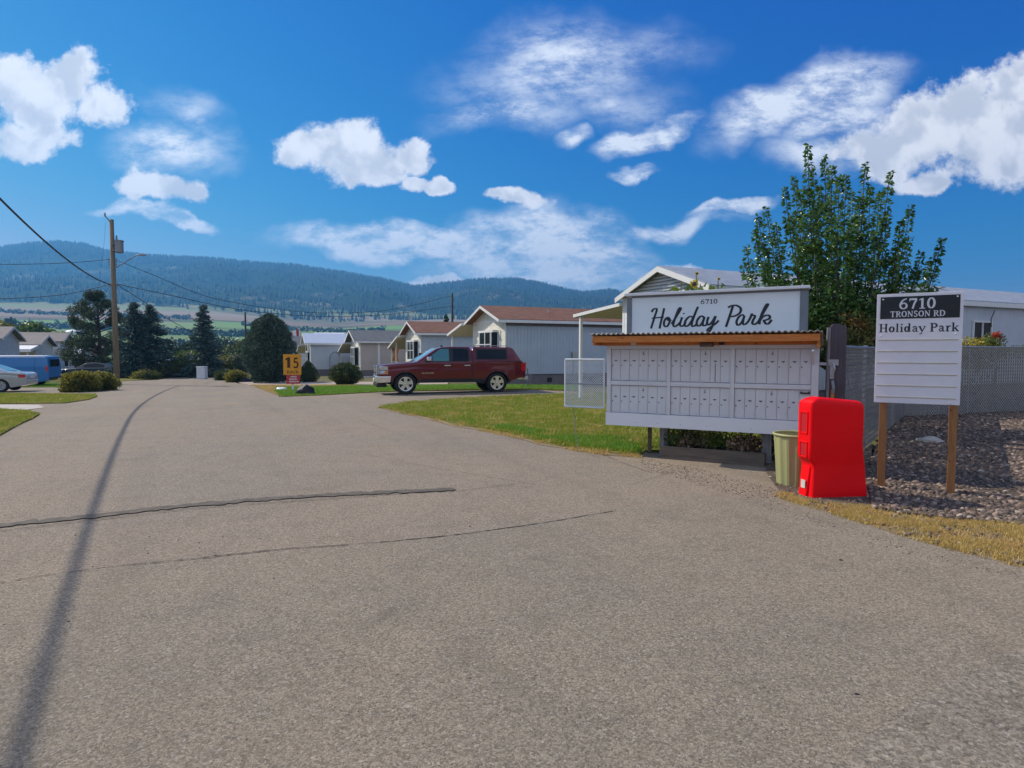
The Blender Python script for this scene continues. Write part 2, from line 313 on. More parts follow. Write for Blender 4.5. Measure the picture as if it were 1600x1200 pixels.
# ------------------------------------------------------------------ mesh helpers
class MB:
    def __init__(s): s.v = []; s.f = []
    def add(s, vs, fs):
        k = len(s.v); s.v += [tuple(v) for v in vs]; s.f += [tuple(i + k for i in f) for f in fs]; return s
    def box(s, x0, x1, y0, y1, z0, z1):
        vs = [(x, y, z) for z in (z0, z1) for y in (y0, y1) for x in (x0, x1)]
        return s.add(vs, [(0, 2, 3, 1), (4, 5, 7, 6), (0, 1, 5, 4), (2, 6, 7, 3), (0, 4, 6, 2), (1, 3, 7, 5)])
    def beam(s, a, b, w, h=None, up=(0, 0, 1)):
        a = Vector(a); b = Vector(b); h = h or w; d = (b - a).normalized(); u = Vector(up)
        if abs(d.dot(u)) > .97: u = Vector((0, 1, 0))
        r = d.cross(u).normalized(); u = r.cross(d)
        vs = [p + r * sx * w / 2 + u * sy * h / 2 for p in (a, b) for sx, sy in ((-1, -1), (1, -1), (1, 1), (-1, 1))]
        return s.add(vs, [(3, 2, 1, 0), (4, 5, 6, 7), (0, 1, 5, 4), (1, 2, 6, 5), (2, 3, 7, 6), (3, 0, 4, 7)])
    def tube(s, pts, r, n=8, cap=True):
        pts = [Vector(p) for p in pts]; R = r if isinstance(r, (list, tuple)) else [r] * len(pts); rings = []; prev = None
        for i, p in enumerate(pts):
            d = (pts[min(i + 1, len(pts) - 1)] - pts[max(i - 1, 0)]).normalized()
            u = prev if prev is not None else (Vector((0, 0, 1)) if abs(d.z) < .9 else Vector((1, 0, 0)))
            a = d.cross(u).normalized(); b = a.cross(d).normalized(); prev = b
            rings.append([p + (a * cos(2 * pi * k / n) + b * sin(2 * pi * k / n)) * R[i] for k in range(n)])
        vs = [q for rr in rings for q in rr]; fs = []
        for i in range(len(pts) - 1):
            for k in range(n): fs.append((i * n + k, i * n + (k + 1) % n, (i + 1) * n + (k + 1) % n, (i + 1) * n + k))
        if cap: fs += [tuple(range(n))[::-1], tuple(range((len(pts) - 1) * n, len(pts) * n))]
        return s.add(vs, fs)
    def lathe(s, prof, c=(0, 0, 0), axis='Z', n=24, cap=True):
        vs = []; fs = []
        for (r, h) in prof:
            for k in range(n):
                a = 2 * pi * k / n; q = (r * cos(a), r * sin(a), h)
                if axis == 'Y': q = (r * cos(a), h, r * sin(a))
                vs.append((q[0] + c[0], q[1] + c[1], q[2] + c[2]))
        for i in range(len(prof) - 1):
            for k in range(n): fs.append((i * n + k, i * n + (k + 1) % n, (i + 1) * n + (k + 1) % n, (i + 1) * n + k))
        if cap: fs += [tuple(range(n))[::-1], tuple(range((len(prof) - 1) * n, len(prof) * n))]
        return s.add(vs, fs)
    def prism(s, poly, y0, y1, plane='XZ'):
        n = len(poly)
        def q(p, t): return (p[0], t, p[1]) if plane == 'XZ' else ((t, p[0], p[1]) if plane == 'YZ' else (p[0], p[1], t))
        vs = [q(p, y0) for p in poly] + [q(p, y1) for p in poly]
        return s.add(vs, [tuple(range(n)), tuple(range(n, 2 * n))[::-1]] + [(i, i + n, (i + 1) % n + n, (i + 1) % n) for i in range(n)])
    def build(s, name, m, parent=None, smooth=False, bevel=0, loc=None):
        me = bpy.data.meshes.new(name); me.from_pydata(s.v, [], s.f); me.update()
        bm = bmesh.new(); bm.from_mesh(me); bmesh.ops.recalc_face_normals(bm, faces=bm.faces); bm.to_mesh(me); bm.free()
        return link(name, me, m, parent, smooth, bevel, loc)
def link(name, me, m, parent=None, smooth=False, bevel=0, loc=None):
    o = bpy.data.objects.new(name, me); COL.objects.link(o)
    if m: me.materials.append(m)
    if parent is not None: o.parent = parent
    if loc: o.location = loc
    if smooth:
        me.polygons.foreach_set('use_smooth', [True] * len(me.polygons))
        if smooth == 'angle': me.set_sharp_from_angle(angle=rad(38))
    if bevel:
        b = o.modifiers.new('bevel', 'BEVEL'); b.width = bevel; b.segments = 2; b.limit_method = 'ANGLE'; b.angle_limit = rad(40)
    return o
def npmesh(name, V, F, m, parent=None):
    """V (n,3), F (k,q) arrays"""
    me = bpy.data.meshes.new(name); q = F.shape[1]
    me.vertices.add(len(V)); me.vertices.foreach_set('co', V.astype(np.float32).ravel())
    me.loops.add(F.size); me.loops.foreach_set('vertex_index', F.astype(np.int32).ravel())
    me.polygons.add(len(F)); me.polygons.foreach_set('loop_start', np.arange(0, F.size, q, dtype=np.int32))
    me.update(calc_edges=True); return link(name, me, m, parent)
def thing(name, label, cat, loc=(0, 0, 0), rz=0, group=None):
    o = bpy.data.objects.new(name, None); COL.objects.link(o); o.location = loc; o.rotation_euler = (0, 0, rz); o.empty_display_size = .2
    return tag(o, label, cat, group)
def tag(o, label, cat, group=None):
    o['label'] = label; o['category'] = cat
    if group: o['group'] = group
    return o
def kind(o, k, label=None, cat=None):
    o['kind'] = k
    if label: o['label'] = label; o['category'] = cat
    return o
def copy_tree(o, parent=None):
    c = o.copy(); COL.objects.link(c); c.parent = parent
    for ch in [q for q in bpy.data.objects if q.parent == o]: copy_tree(ch, c)
    return c
def smoothline(pts, n=6):
    P = [Vector(p) for p in pts]; out = []
    for i in range(len(P) - 1):
        a = P[max(i - 1, 0)]; b = P[i]; c = P[i + 1]; d = P[min(i + 2, len(P) - 1)]
        for k in range(n):
            t = k / n; out.append(.5 * ((2 * b) + (c - a) * t + (2 * a - 5 * b + 4 * c - d) * t * t + (3 * b - a - 3 * c + d) * t ** 3))
    out.append(P[-1]); return out
# ribbons of paint: 2-D strokes (plane coordinates) lifted a hair off the plane, later strokes higher
def ribbon(mb, pts, width, place, lift, rise=0):
    P = [Vector(p[:2]) for p in pts]; n = len(P); Lf = []; Rt = []
    for i, p in enumerate(P):
        d = (P[min(i + 1, n - 1)] - P[max(i - 1, 0)]).normalized(); nn = Vector((-d.y, d.x))
        w = (width(d) if callable(width) else width) / 2; l = lift + rise * i / max(1, n - 1)
        Lf.append(place(*(p + nn * w), l)); Rt.append(place(*(p - nn * w), l))
    mb.add(Lf + Rt, [(i, i + 1, n + i + 1, n + i) for i in range(n - 1)])
def ell(cx, cy, rx, ry, n=22): return [(cx + rx * sin(2 * pi * k / n), cy + ry * cos(2 * pi * k / n)) for k in range(n + 1)]
def sf(x, y, w=.15): return ([(x - w, y), (x + w, y)], .07)
BW = lambda d: .075 + .105 * abs(d.y)
GL = {  # advance, strokes
 '6': (.76, [(smoothline([(.62, .95), (.38, .86), (.2, .64), (.13, .36), (.2, .13), (.38, .05), (.56, .13), (.63, .31), (.55, .5), (.38, .57), (.22, .47)]), lambda d: .09 + .07 * abs(d.y))]),
 '7': (.72, [([(.08, .9), (.66, .9)], .17), ([(.63, .88), (.46, .5), (.34, .02)], .15), ([(.1, .96), (.1, .7)], .06)]),
 '1': (.66, [([(.36, .96), (.36, .04)], .18), ([(.12, .8), (.34, .93)], .09), sf(.36, .04, .23)]),
 '0': (.76, [(ell(.38, .5, .24, .45), BW)]),
 '5': (.72, [([(.6, .9), (.16, .9)], .17), ([(.2, .9), (.17, .5)], .12), (smoothline([(.17, .5), (.36, .58), (.55, .48), (.6, .28), (.48, .09), (.28, .05), (.1, .14)]), .16)]),
 'T': (.78, [([(.04, .94), (.74, .94)], .09), ([(.39, .93), (.39, .05)], .17), sf(.39, .04), ([(.07, .97), (.07, .74)], .05), ([(.71, .97), (.71, .74)], .05)]),
 'R': (.82, [([(.22, .96), (.22, .04)], .17), sf(.22, .04, .17), ([(.04, .95), (.24, .95)], .07), (smoothline([(.22, .93), (.48, .91), (.62, .73), (.48, .54), (.22, .51)]), BW), ([(.42, .52), (.7, .06)], .15), sf(.72, .04, .09)]),
 'P': (.74, [([(.22, .96), (.22, .04)], .17), sf(.22, .04, .17), ([(.04, .95), (.24, .95)], .07), (smoothline([(.22, .93), (.48, .91), (.64, .7), (.48, .49), (.22, .46)]), BW)]),
 'O': (.86, [(ell(.43, .5, .3, .44), BW)]),
 'N': (.86, [([(.17, .95), (.17, .04)], .08), ([(.17, .92), (.69, .08)], .16), ([(.69, .95), (.69, .04)], .08), sf(.17, .04, .13), sf(.69, .95, .13), sf(.13, .95, .1)]),
 'S': (.66, [(smoothline([(.54, .78), (.42, .94), (.24, .94), (.13, .77), (.22, .6), (.42, .45), (.53, .27), (.44, .08), (.26, .05), (.1, .2)]), .13)]),
 'D': (.84, [([(.2, .96), (.2, .04)], .17), (smoothline([(.04, .94), (.46, .92), (.68, .74), (.72, .5), (.68, .26), (.46, .07), (.04, .06)]), BW)]),
 'H': (.92, [([(.22, .96), (.22, .04)], .17), ([(.7, .96), (.7, .04)], .17), ([(.22, .5), (.7, .5)], .08), sf(.22, .04, .17), sf(.7, .04, .17), sf(.22, .95, .17), sf(.7, .95, .17)]),
 'o': (.62, [(ell(.31, .33, .19, .29), BW)]),
 'l': (.40, [([(.2, 1.0), (.2, .04)], .16), sf(.2, .04), ([(.06, .97), (.22, .97)], .06)]),
 'i': (.40, [([(.2, .64), (.2, .04)], .16), sf(.2, .04), ([(.06, .62), (.22, .62)], .06), ([(.12, .88), (.28, .88)], .15)]),
 'd': (.70, [(ell(.28, .33, .17, .28), BW), ([(.5, 1.0), (.5, .04)], .16), ([(.36, .97), (.52, .97)], .06), ([(.5, .05), (.66, .05)], .06)]),
 'a': (.62, [(smoothline([(.12, .5), (.26, .61), (.42, .55), (.44, .3), (.45, .1), (.58, .05)]), .12), (smoothline([(.44, .38), (.22, .32), (.13, .18), (.22, .05), (.42, .14)]), .1)]),
 'y': (.64, [([(.1, .62), (.33, .1)], .15), (smoothline([(.58, .62), (.36, .1), (.24, -.2), (.08, -.22)]), .08), sf(.12, .62, .12), sf(.56, .62, .1)]),
 'r': (.50, [([(.2, .64), (.2, .04)], .16), sf(.2, .04), ([(.06, .62), (.22, .62)], .06), (smoothline([(.22, .42), (.32, .58), (.48, .6)]), .12)]),
 'k': (.70, [([(.2, 1.0), (.2, .04)], .16), ([(.06, .97), (.22, .97)], .06), sf(.2, .04), ([(.56, .62), (.26, .32)], .08), ([(.34, .4), (.58, .06)], .15), sf(.6, .04, .1), sf(.56, .62, .09)]),
 'K': (.74, [([(.16, .96), (.16, .02)], .18), ([(.62, .94), (.2, .45)], .15), ([(.3, .55), (.66, .02)], .17)]),
 'm': (.94, [([(.14, .66), (.14, .02)], .15), (smoothline([(.14, .45), (.3, .6), (.42, .5), (.44, .02)]), .14), (smoothline([(.44, .45), (.6, .6), (.74, .5), (.76, .02)]), .14)]),
 '/': (.5, [([(.08, 0), (.42, 1.0)], .12)]),
 'h': (.66, [([(.16, .98), (.16, .02)], .16), (smoothline([(.16, .42), (.34, .6), (.48, .5), (.5, .02)]), .15)]),
 'A': (.8, [([(.1, .04), (.4, .95)], .1), ([(.4, .95), (.7, .04)], .16), ([(.2, .35), (.6, .35)], .08)]),
 'E': (.66, [([(.15, .96), (.15, .04)], .15), ([(.15, .93), (.58, .93)], .1), ([(.15, .5), (.5, .5)], .1), ([(.15, .07), (.58, .07)], .1)]),
 'I': (.34, [([(.17, .96), (.17, .04)], .16)]), 'L': (.6, [([(.15, .96), (.15, .04)], .15), ([(.15, .07), (.56, .07)], .1)]), 'V': (.74, [([(.08, .95), (.36, .05)], .14), ([(.66, .95), (.36, .05)], .12)]),
 ' ': (.34, []) }
def write(mb, text, x, z, h, place, lift=.0015, stretch=1., width=None):
    """text from lower left x,z with cap height h; width fits the whole line"""
    tot = sum(GL[c][0] for c in text); k = h * stretch if width is None else width / tot
    n = 0
    for c in text:
        adv, st = GL[c]
        for pts, w in st:
            P = [(x + p[0] * k, z + p[1] * h) for p in pts]; ks = (k + h) / 2
            ww = (lambda d, w=w: w(d) * ks) if callable(w) else w * ks
            n += 1; ribbon(mb, P, ww, place, lift + .00025 * (n % 9), .0001)
        x += adv * k
# scattered leaf faces
def leaves(name, C, size, m, parent=None, N=None, spread=1., asp=.42, drop=0.):
    n = len(C); C = np.asarray(C, float)
    D = RNG.normal(size=(n, 3)) * spread
    if N is not None: D += np.asarray(N) * 1.0
    D[:, 2] -= drop; D /= np.linalg.norm(D, axis=1)[:, None] + 1e-9
    R = RNG.normal(size=(n, 3)); R -= (R * D).sum(1)[:, None] * D; R /= np.linalg.norm(R, axis=1)[:, None] + 1e-9
    Nn = np.cross(D, R); s = (size * RNG.uniform(.6, 1.35, n))[:, None]
    V = np.stack([C - D * s * .5, C + R * s * asp * .5 + Nn * s * .1, C + D * s * .5, C - R * s * asp * .5 + Nn * s * .1], 1).reshape(-1, 3)
    I = np.arange(n)[:, None] * 4; F = np.concatenate([I + [0, 1, 2], I + [0, 2, 3]], 1).reshape(-1, 3)
    return npmesh(name, V, F, m, parent)
def in_poly(P, poly):
    x, y = P[:, 0], P[:, 1]; r = np.zeros(len(P), bool); n = len(poly)
    for i in range(n):
        x0, y0 = poly[i][:2]; x1, y1 = poly[(i + 1) % n][:2]
        if y0 == y1: continue
        c = ((y0 > y) != (y1 > y)) & (x < (x1 - x0) * (y - y0) / (y1 - y0) + x0); r ^= c
    return r
def scatter(poly, n, power=0.):
    """n random points in polygon; density falling with distance to keep near things dense"""
    P = np.array([p[:2] for p in poly]); lo, hi = P.min(0), P.max(0); out = []
    tot = 0
    while tot < n:
        Q = RNG.uniform(lo, hi, (n * 2, 2)); Q = Q[in_poly(Q, poly)]
        if power: d = np.hypot(Q[:, 0], Q[:, 1]); Q = Q[RNG.uniform(size=len(Q)) < (d.min() / d) ** power]
        out.append(Q); tot += len(Q)
    return np.concatenate(out)[:n]
def gzv(Q): return np.array([gz(a, b) for a, b in Q])
def blades(name, Q, h, w, m, z0=0., parent=None):
    n = len(Q); a = RNG.uniform(0, 2 * pi, n); hh = h * RNG.uniform(.5, 1.4, n); ln = RNG.normal(size=(n, 2)) * hh[:, None] * .45
    B = np.column_stack([Q, gzv(Q) + z0]); d = np.column_stack([np.cos(a), np.sin(a), np.zeros(n)]) * (w * .5)
    T = B + np.column_stack([ln, hh]); V = np.stack([B - d, B + d, T], 1).reshape(-1, 3)
    return npmesh(name, V, np.arange(3 * n).reshape(-1, 3), m, parent)
def sheet(name, poly, m, off, thick=0, cell=3., jag=0):
    bm = bmesh.new(); P = []
    n = len(poly)
    for i in range(n):
        a = Vector(poly[i][:2]); b = Vector(poly[(i + 1) % n][:2]); k = max(1, int((b - a).length / (.35 if jag else cell)))
        k = min(k, 60)
        for j in range(k):
            p = a.lerp(b, j / k)
            if jag: q_ = MN.noise(Vector((p.x * 1.3, p.y * 1.3, 2))) * jag * 6; p = p + Vector((random.gauss(0, jag) + q_, random.gauss(0, jag) + q_))
            P.append(p)
    vs = [bm.verts.new((p.x, p.y, 0)) for p in P]; f = bm.faces.new(vs); bmesh.ops.triangulate(bm, faces=[f])
    for _ in range(7):
        es = [e for e in bm.edges if e.calc_length() > cell * 1.3]
        if not es: break
        bmesh.ops.subdivide_edges(bm, edges=es, cuts=1); bmesh.ops.triangulate(bm, faces=bm.faces[:])
    for v in bm.verts: v.co.z = gz(v.co.x, v.co.y) + off
    if thick:
        be = [e for e in bm.edges if e.is_boundary]; r = bmesh.ops.extrude_edge_only(bm, edges=be)
        for g in r['geom']:
            if isinstance(g, bmesh.types.BMVert): g.co.z -= thick
    bmesh.ops.recalc_face_normals(bm, faces=bm.faces)
    if sum(f.normal.z * f.calc_area() for f in bm.faces) < 0: bmesh.ops.reverse_faces(bm, faces=bm.faces[:])
    me = bpy.data.meshes.new(name); bm.to_mesh(me); bm.free(); return kind(link(name, me, m), 'structure')
def GP(lst): return [G(*p) for p in lst]
# ------------------------------------------------------------------ terrain, roads, lawns
RIDGE = [(-3.0, 300), (-.95, 398), (-.847, 396), (-.79, 388), (-.74, 386), (-.7, 389), (-.667, 399), (-.6, 407), (-.5, 411), (-.42, 418), (-.35, 422), (-.275, 433), (-.21, 444), (-.16, 455),
         (-.11, 449), (-.05, 443), (.01, 443), (.05, 450), (.09, 460), (.12, 464), (.16, 460), (.19, 466), (.25, 478), (.4, 500), (.7, 515), (3, 520)]
FIELD = [(-3, 470), (-.847, 474), (-.75, 478), (-.6, 484), (-.5, 489), (-.42, 494), (-.36, 503), (-.28, 508), (-.2, 503), (-.1, 502), (0, 505), (3, 525)]
def interp(tab, u):
    if u <= tab[0][0]: return tab[0][1]
    for (a, b), (c, d) in zip(tab, tab[1:]):
        if u <= c: return b + (d - b) * (u - a) / (c - a)
    return tab[-1][1]
from mathutils import noise as MN
def zfar(x, y):
    r = hypot(x, y)
    if r < 130: return gz(x, y) - .10 if r < 60 else gz(x, y) - .10 - .3 * (r - 60) / 70
    g0 = gz(x * 130 / r, y * 130 / r) - .4
    Y = max(y, .35 * r); u = max(-3, min(3, x / Y))
    v1 = (550 - interp(FIELD, u)) / FPX; v2 = (550 - interp(RIDGE, u)) / FPX
    z1 = 1.6 + v1 * 1300; z2 = 1.6 + v2 * 2600
    d = Y
    if d < 300: return g0 + (-2.5 - g0) * max(0, (r - 130) / 170 if r < 300 else 1)
    nn = MN.fractal(Vector((x / 420, y / 420, 3.1)), .9, 2.1, 5)
    if d < 1300: t = (d - 300) / 1000; return -2.5 + (z1 + 2.5) * (t ** 1.25) + nn * 3 * t
    if d < 2600: t = (d - 1300) / 1300; return z1 + (z2 - z1) * (t ** 1.05) + nn * 60 * sin(pi * t) * min(1, (z2 - z1) / 150)
    t = (d - 2600) / 900; return z2 - 60 * min(t, 1)
def build_terrain():
    rs = [0, 6, 12, 18, 24, 30, 36, 42, 48, 54, 60, 66, 74, 84, 96, 112, 130, 160, 200, 250, 300] + [300 + 50 * i for i in range(1, 21)] + [1300 + 65 * i for i in range(1, 21)] + [2700, 2900, 3150]
    n = 300; az = [-1.05 + 2.1 * i / 220 for i in range(221)] + [1.05 + (2 * pi - 2.1) * i / 80 for i in range(1, 80)]
    n = len(az); V = [(0, 0, zfar(0, 0))]; F = []
    for r in rs[1:]:
        for a in az:
            rr = r / max(cos(a), .5) if r > 300 and abs(a) < 1.05 else r * (1 if abs(a) > 1.05 or r <= 300 else 1)
            if r > 300 and not abs(a) <= 1.05: rr = r / .5 if False else r * (1 + max(0, 1 - abs(abs(a) - 1.05 if a < pi else 2 * pi - 1.05 - a) * 2)) 
            rr = min(rr, 3450); x, y = rr * sin(a), rr * cos(a); V.append((x, y, zfar(x, y)))
    for k in range(n): F.append((0, 1 + (k + 1) % n, 1 + k))
    for j in range(len(rs) - 2):
        for k in range(n):
            a = 1 + j * n + k; b = 1 + j * n + (k + 1) % n; F.append((a, b, b + n, a + n))
    me = bpy.data.meshes.new('terrain'); me.from_pydata(V, [], F); me.update()
    bm = bmesh.new(); bm.from_mesh(me); bmesh.ops.recalc_face_normals(bm, faces=bm.faces)
    if sum(f.normal.z for f in bm.faces) < 0: bmesh.ops.reverse_faces(bm, faces=bm.faces[:])
    bm.to_mesh(me); bm.free(); me.polygons.foreach_set('use_smooth', [True] * len(me.polygons))
    m = M_('terrain'); m.p.inputs['Roughness'].default_value = 1; m.p.inputs['Specular IOR Level'].default_value = .05
    pos = m.tc.outputs['Object']; sp = m.n('ShaderNodeSeparateXYZ'); m.l(pos, sp.inputs[0])
    wz = m.math('ADD', sp.outputs[2], m.mr(m.noise(.004, 5, .6, stretch=(1, 3, 1)), .3, .7, -7, 7))
    f = m.mr(wz, 0, 110); cr = m.n('ShaderNodeValToRGB'); cr.color_ramp.interpolation = 'LINEAR'; e = cr.color_ramp.elements
    e[0].position = 0; e[0].color = (.10, .15, .05, 1); e[1].position = 1; e[1].color = (.26, .26, .12, 1)
    for p, c in ((.10, (.14, .25, .06)), (.3, (.17, .30, .07)), (.42, (.18, .30, .09)), (.45, (.09, .08, .05)), (.48, (.24, .17, .12)), (.58, (.30, .22, .16)), (.7, (.34, .27, .19)), (.78, (.30, .25, .17)), (.84, (.24, .30, .12))):
        x = e.new(p); x.color = (*c, 1)
    m.l(f, cr.inputs[0])
    pat = m.n('ShaderNodeTexVoronoi'); pat.inputs['Scale'].default_value = 1; mp = m.n('ShaderNodeMapping'); mp.inputs['Scale'].default_value = (.004, .011, .0); m.l(pos, mp.inputs[0]); m.l(mp.outputs[0], pat.inputs['Vector'])
    sc = m.n('ShaderNodeSeparateColor'); m.l(pat.outputs['Color'], sc.inputs[0])
    c = m.mix(m.mr(sc.outputs[0], .3, 1, 0, .5), cr.outputs[0], (.30, .25, .15)); c = m.mix(m.mr(sc.outputs[1], .72, .74, 0, .5), c, (.08, .12, .04))
    ff = m.mr(m.math('ADD', wz, m.mr(m.noise(.008, 4), .3, .7, -12, 12)), 104, 108); c = m.mix(ff, c, m.mix(m.mr(m.noise(.006, 6, .7), .56, .68), (.03, .05, .022), (.24, .21, .13)))
    near = m.mix(m.mr(m.noise(.6, 6, .7), .35, .65), (.09, .11, .035), (.19, .155, .09))
    ln = m.n('ShaderNodeVectorMath'); ln.operation = 'LENGTH'; m.l(pos, ln.inputs[0]); c = m.mix(m.mr(ln.outputs['Value'], 130, 300), near, c)
    m.base(c); o = link('terrain', me, m.m); kind(o, 'structure'); return o
build_terrain()

# road and its neighbours (pixel outlines only serve to find the ground points)
far_l = [(262, 590.5), (228, 597), (205, 601), (186, 606)]
road_poly = [Vector((-60, -14)), Vector((18, -14)), Vector((18, 8.2))] + GP([(1500, 700), (1380, 720), (1290, 705), (1200, 715), (1100, 715), (1010, 706), (1000, 700), (900, 690),
     (700, 640), (800, 632), (905, 620), (905, 612), (830, 609), (590, 612), (500, 617.5), (436, 620), (428, 611), (400, 604), (372, 599), (352, 593), (346, 589)]) + GP(far_l) + GP([(20, 606.5), (-200, 607)]) + [Vector((-60, 26))]
sheet('road', road_poly, MT['asphalt'], 0.0, cell=2.5)
entry = [Vector((-9, -13.5)), Vector((17.5, -13.5)), Vector((17.5, 3.8))] + GP([(1598, 870), (1500, 848), (1400, 822), (1330, 802), (1250, 784), (1180, 778), (1100, 786), (960, 797), (860, 815), (700, 838), (560, 852), (400, 868), (180, 886), (0, 915), (-120, 945)])
sheet('entry_road', entry, MT['asphalt2'], .004, cell=1.2, jag=.008)
sheet('street_pavement', GP([(1900, 930), (1600, 1010), (1500, 1058), (1420, 1100), (1350, 1150), (1290, 1230), (1280, 1300), (1900, 1300)]), MT['asphalt3'], .008, cell=1, jag=.012)
def strip(name, px, w, m, off, jag=0):
    P = smoothline([G(*p) for p in px], 14); A = []; B = []
    for i, p in enumerate(P):
        d = (P[min(i + 1, len(P) - 1)] - P[max(i - 1, 0)]); d.z = 0; d.normalize(); nn = Vector((-d.y, d.x, 0)); ww = w * (1 + random.uniform(-jag, jag)) / 2
        if i in (0, len(P) - 1): ww *= .2
        c = nn * random.gauss(0, w * jag * .35)
        A.append(p + nn * ww + c + Vector((0, 0, off))); B.append(p - nn * ww + c + Vector((0, 0, off)))
    n = len(P); mb = MB().add(A + B, [(i, i + 1, n + i + 1, n + i) for i in range(n - 1)]); return mb
o = strip('x', [(-150, 842), (0, 822), (140, 808), (280, 792), (400, 782), (520, 774), (620, 769), (712, 765)], .14, None, .0095, .3).build('road_seal', MT['tar']); kind(o, 'structure')
mb = strip('x', [(-60, 838), (40, 826), (160, 812), (300, 796), (400, 788), (520, 780), (640, 771), (700, 768)], .012, None, .011, .5)
for px, w in (([(150, 890), (200, 884), (330, 871), (450, 858), (560, 851), (700, 838), (790, 826), (860, 816), (960, 799)], .012), ([(0, 912), (70, 900), (150, 890)], .006), ([(560, 708), (640, 724), (760, 745), (840, 759)], .005),
              ([(985, 758), (1030, 744), (1085, 726)], .005), ([(930, 706), (980, 726), (1020, 740)], .007), ([(700, 770), (800, 757), (860, 750)], .006),
              ([(560, 656), (600, 670), (640, 684)], .006)):
    q = strip('x', px, w, None, .0075, .7); mb.add(q.v, q.f)
kind(mb.build('road_cracks', MT['crack']), 'structure')
# lawns and beds
lawn_main = GP([(592, 637), (615, 632), (640, 629), (700, 624), (790, 619.5), (880, 616), (960, 614), (1110, 622), (1300, 640), (1318, 668), (1240, 690), (1190, 708), (1010, 704), (1000, 712), (950, 708), (900, 702), (850, 692), (800, 680), (740, 668), (680, 655), (630, 645)])
sheet('lawn_by_mailboxes', lawn_main, MT['lawn_soil'], .018, .1, 1.5, .02)
rim = GP([(680, 652), (800, 676), (900, 697), (1000, 708), (1003, 716), (940, 711), (890, 704), (800, 684), (700, 663), (610, 642), (585, 637), (620, 640)])
sheet('lawn_edge_soil', rim, MT['dry_soil'], .006, 0, 1, .02)
lawn_back = GP([(432, 606), (520, 604), (590, 603), (700, 602), (800, 602), (903, 603.5), (905, 611), (830, 608), (700, 610), (590, 613), (500, 618), (440, 620), (428, 613)])
sheet('lawn_behind_truck', lawn_back, MT['lawn_soil'], .03, .1, 2)
sheet('gravel_path', GP([(372, 597.2), (560, 597), (700, 596), (700, 601), (560, 602), (390, 602)]), MT['pinkpath'], .02, .08, 2)
dry_back = GP([(392, 602.6), (560, 602.2), (560, 603.6), (432, 605.6), (428, 612), (436, 619), (420, 613), (402, 606)])
sheet('dry_verge_far', dry_back, MT['dry_soil'], .028, .08, 2)
lawn_l1 = GP([(-260, 618), (-60, 616), (20, 615.5), (150, 617), (152, 620), (138, 625), (100, 630.5), (0, 631.5), (-120, 632), (-260, 632)])
sheet('lawn_strip', lawn_l1, MT['lawn_soil'], .03, .08, 2)
lawn_l2 = GP([(-200, 640), (-60, 640.5), (0, 641), (40, 643), (62, 648), (50, 655), (28, 665), (0, 681), (-60, 706), (-200, 760)])
sheet('lawn_corner', lawn_l2, MT['lawn_soil'], .03, .08, 2)
sheet('driveway', GP([(-260, 633), (-60, 633), (0, 632.5), (60, 633), (70, 637), (40, 641), (-60, 639.5), (-260, 639)]), MT['concrete'], .012, 0, 2)
lawn_l3 = GP([(-80, 600), (60, 599.6), (150, 600), (180, 605), (186, 600.5), (120, 598), (-80, 597.5)][:4] + [(40, 605.5), (-80, 605.5)])
sheet('lawn_by_cars', lawn_l3, MT['lawn_soil'], .03, .08, 2)
lawn_l4 = GP([(188, 596), (262, 590), (262, 588.5), (180, 590), (170, 594)])
sheet('lawn_far_left', lawn_l4, MT['lawn_soil'], .03, .08, 3)
bed = GP([(1357, 764), (1362, 720), (1372, 690), (1414, 652), (1600, 643), (1950, 632), (1950, 860), (1600, 824), (1540, 818), (1480, 813), (1400, 803), (1362, 796)])
sheet('stone_bed', bed, MT['dirt'], .03, .06, 1)
dirt2 = GP([(1195, 712), (1240, 692), (1320, 670), (1362, 690), (1362, 796), (1310, 792), (1262, 785), (1220, 770), (1198, 740)])
sheet('dirt_by_post', dirt2, MT['dirt'], .016, .03, 1)
verge = GP([(1226, 771), (1262, 783), (1310, 790), (1360, 793), (1400, 799), (1480, 809), (1540, 814), (1600, 820), (1950, 872), (1950, 985), (1600, 887), (1500, 862), (1400, 834), (1330, 812), (1250, 789), (1215, 776)])
sheet('dry_verge', verge, MT['dry_soil'], .0062, 0, 1, .012)
yard = GP([(1414, 651), (1600, 642), (1950, 631), (1900, 600), (960, 600), (960, 613), (1110, 621), (1300, 639)])
sheet('yard_behind_fence', yard, MT['dirt'], .02, .05, 3)
# grass as growing stuff
def grassy(name, poly, n, h, w, m, z0=.03, power=1.6, label='', keep=None):
    Q = scatter(poly, n, power); Q = Q + RNG.normal(0, .03, Q.shape) * (RNG.random((len(Q), 1)) < .5)
    if keep is not None: Q = Q[[keep(q) for q in Q]]
    o = blades(name, Q, h, w, m, z0); return kind(o, 'stuff', label, 'grass')
def mottled(q): return MN.fractal(Vector((q[0] * 1.3, q[1] * 1.3, 0)), 1, 2, 3) > -.12 or random.random() < .22
grassy('lawn_grass', lawn_main, 170000, .052, .016, MT['grass'], label='mown yellow-green grass between the driveway and the mailboxes', keep=mottled)
edge = GP([(700, 657), (800, 677), (900, 699), (1000, 711), (1030, 702), (1030, 690), (900, 684), (800, 668)])
grassy('edge_dry_grass', rim, 9000, .035, .012, MT['grass_dry'], .006, label='thin dry grass creeping onto the asphalt along the lawn', keep=lambda q: MN.noise(Vector((q[0] * 2, q[1] * 2, 4))) > -.05)
grassy('lawn_edge_grass', edge, 16000, .06, .013, MT['grass_green'], label='longer green grass along the kerbless lawn edge left of the mailboxes', keep=lambda q: MN.noise(Vector((q[0], q[1], 4))) > -.15)
grassy('green_grass', lawn_back, 36000, .06, .02, MT['grass_green'], label='bright green grass behind the maroon pickup truck', power=1)
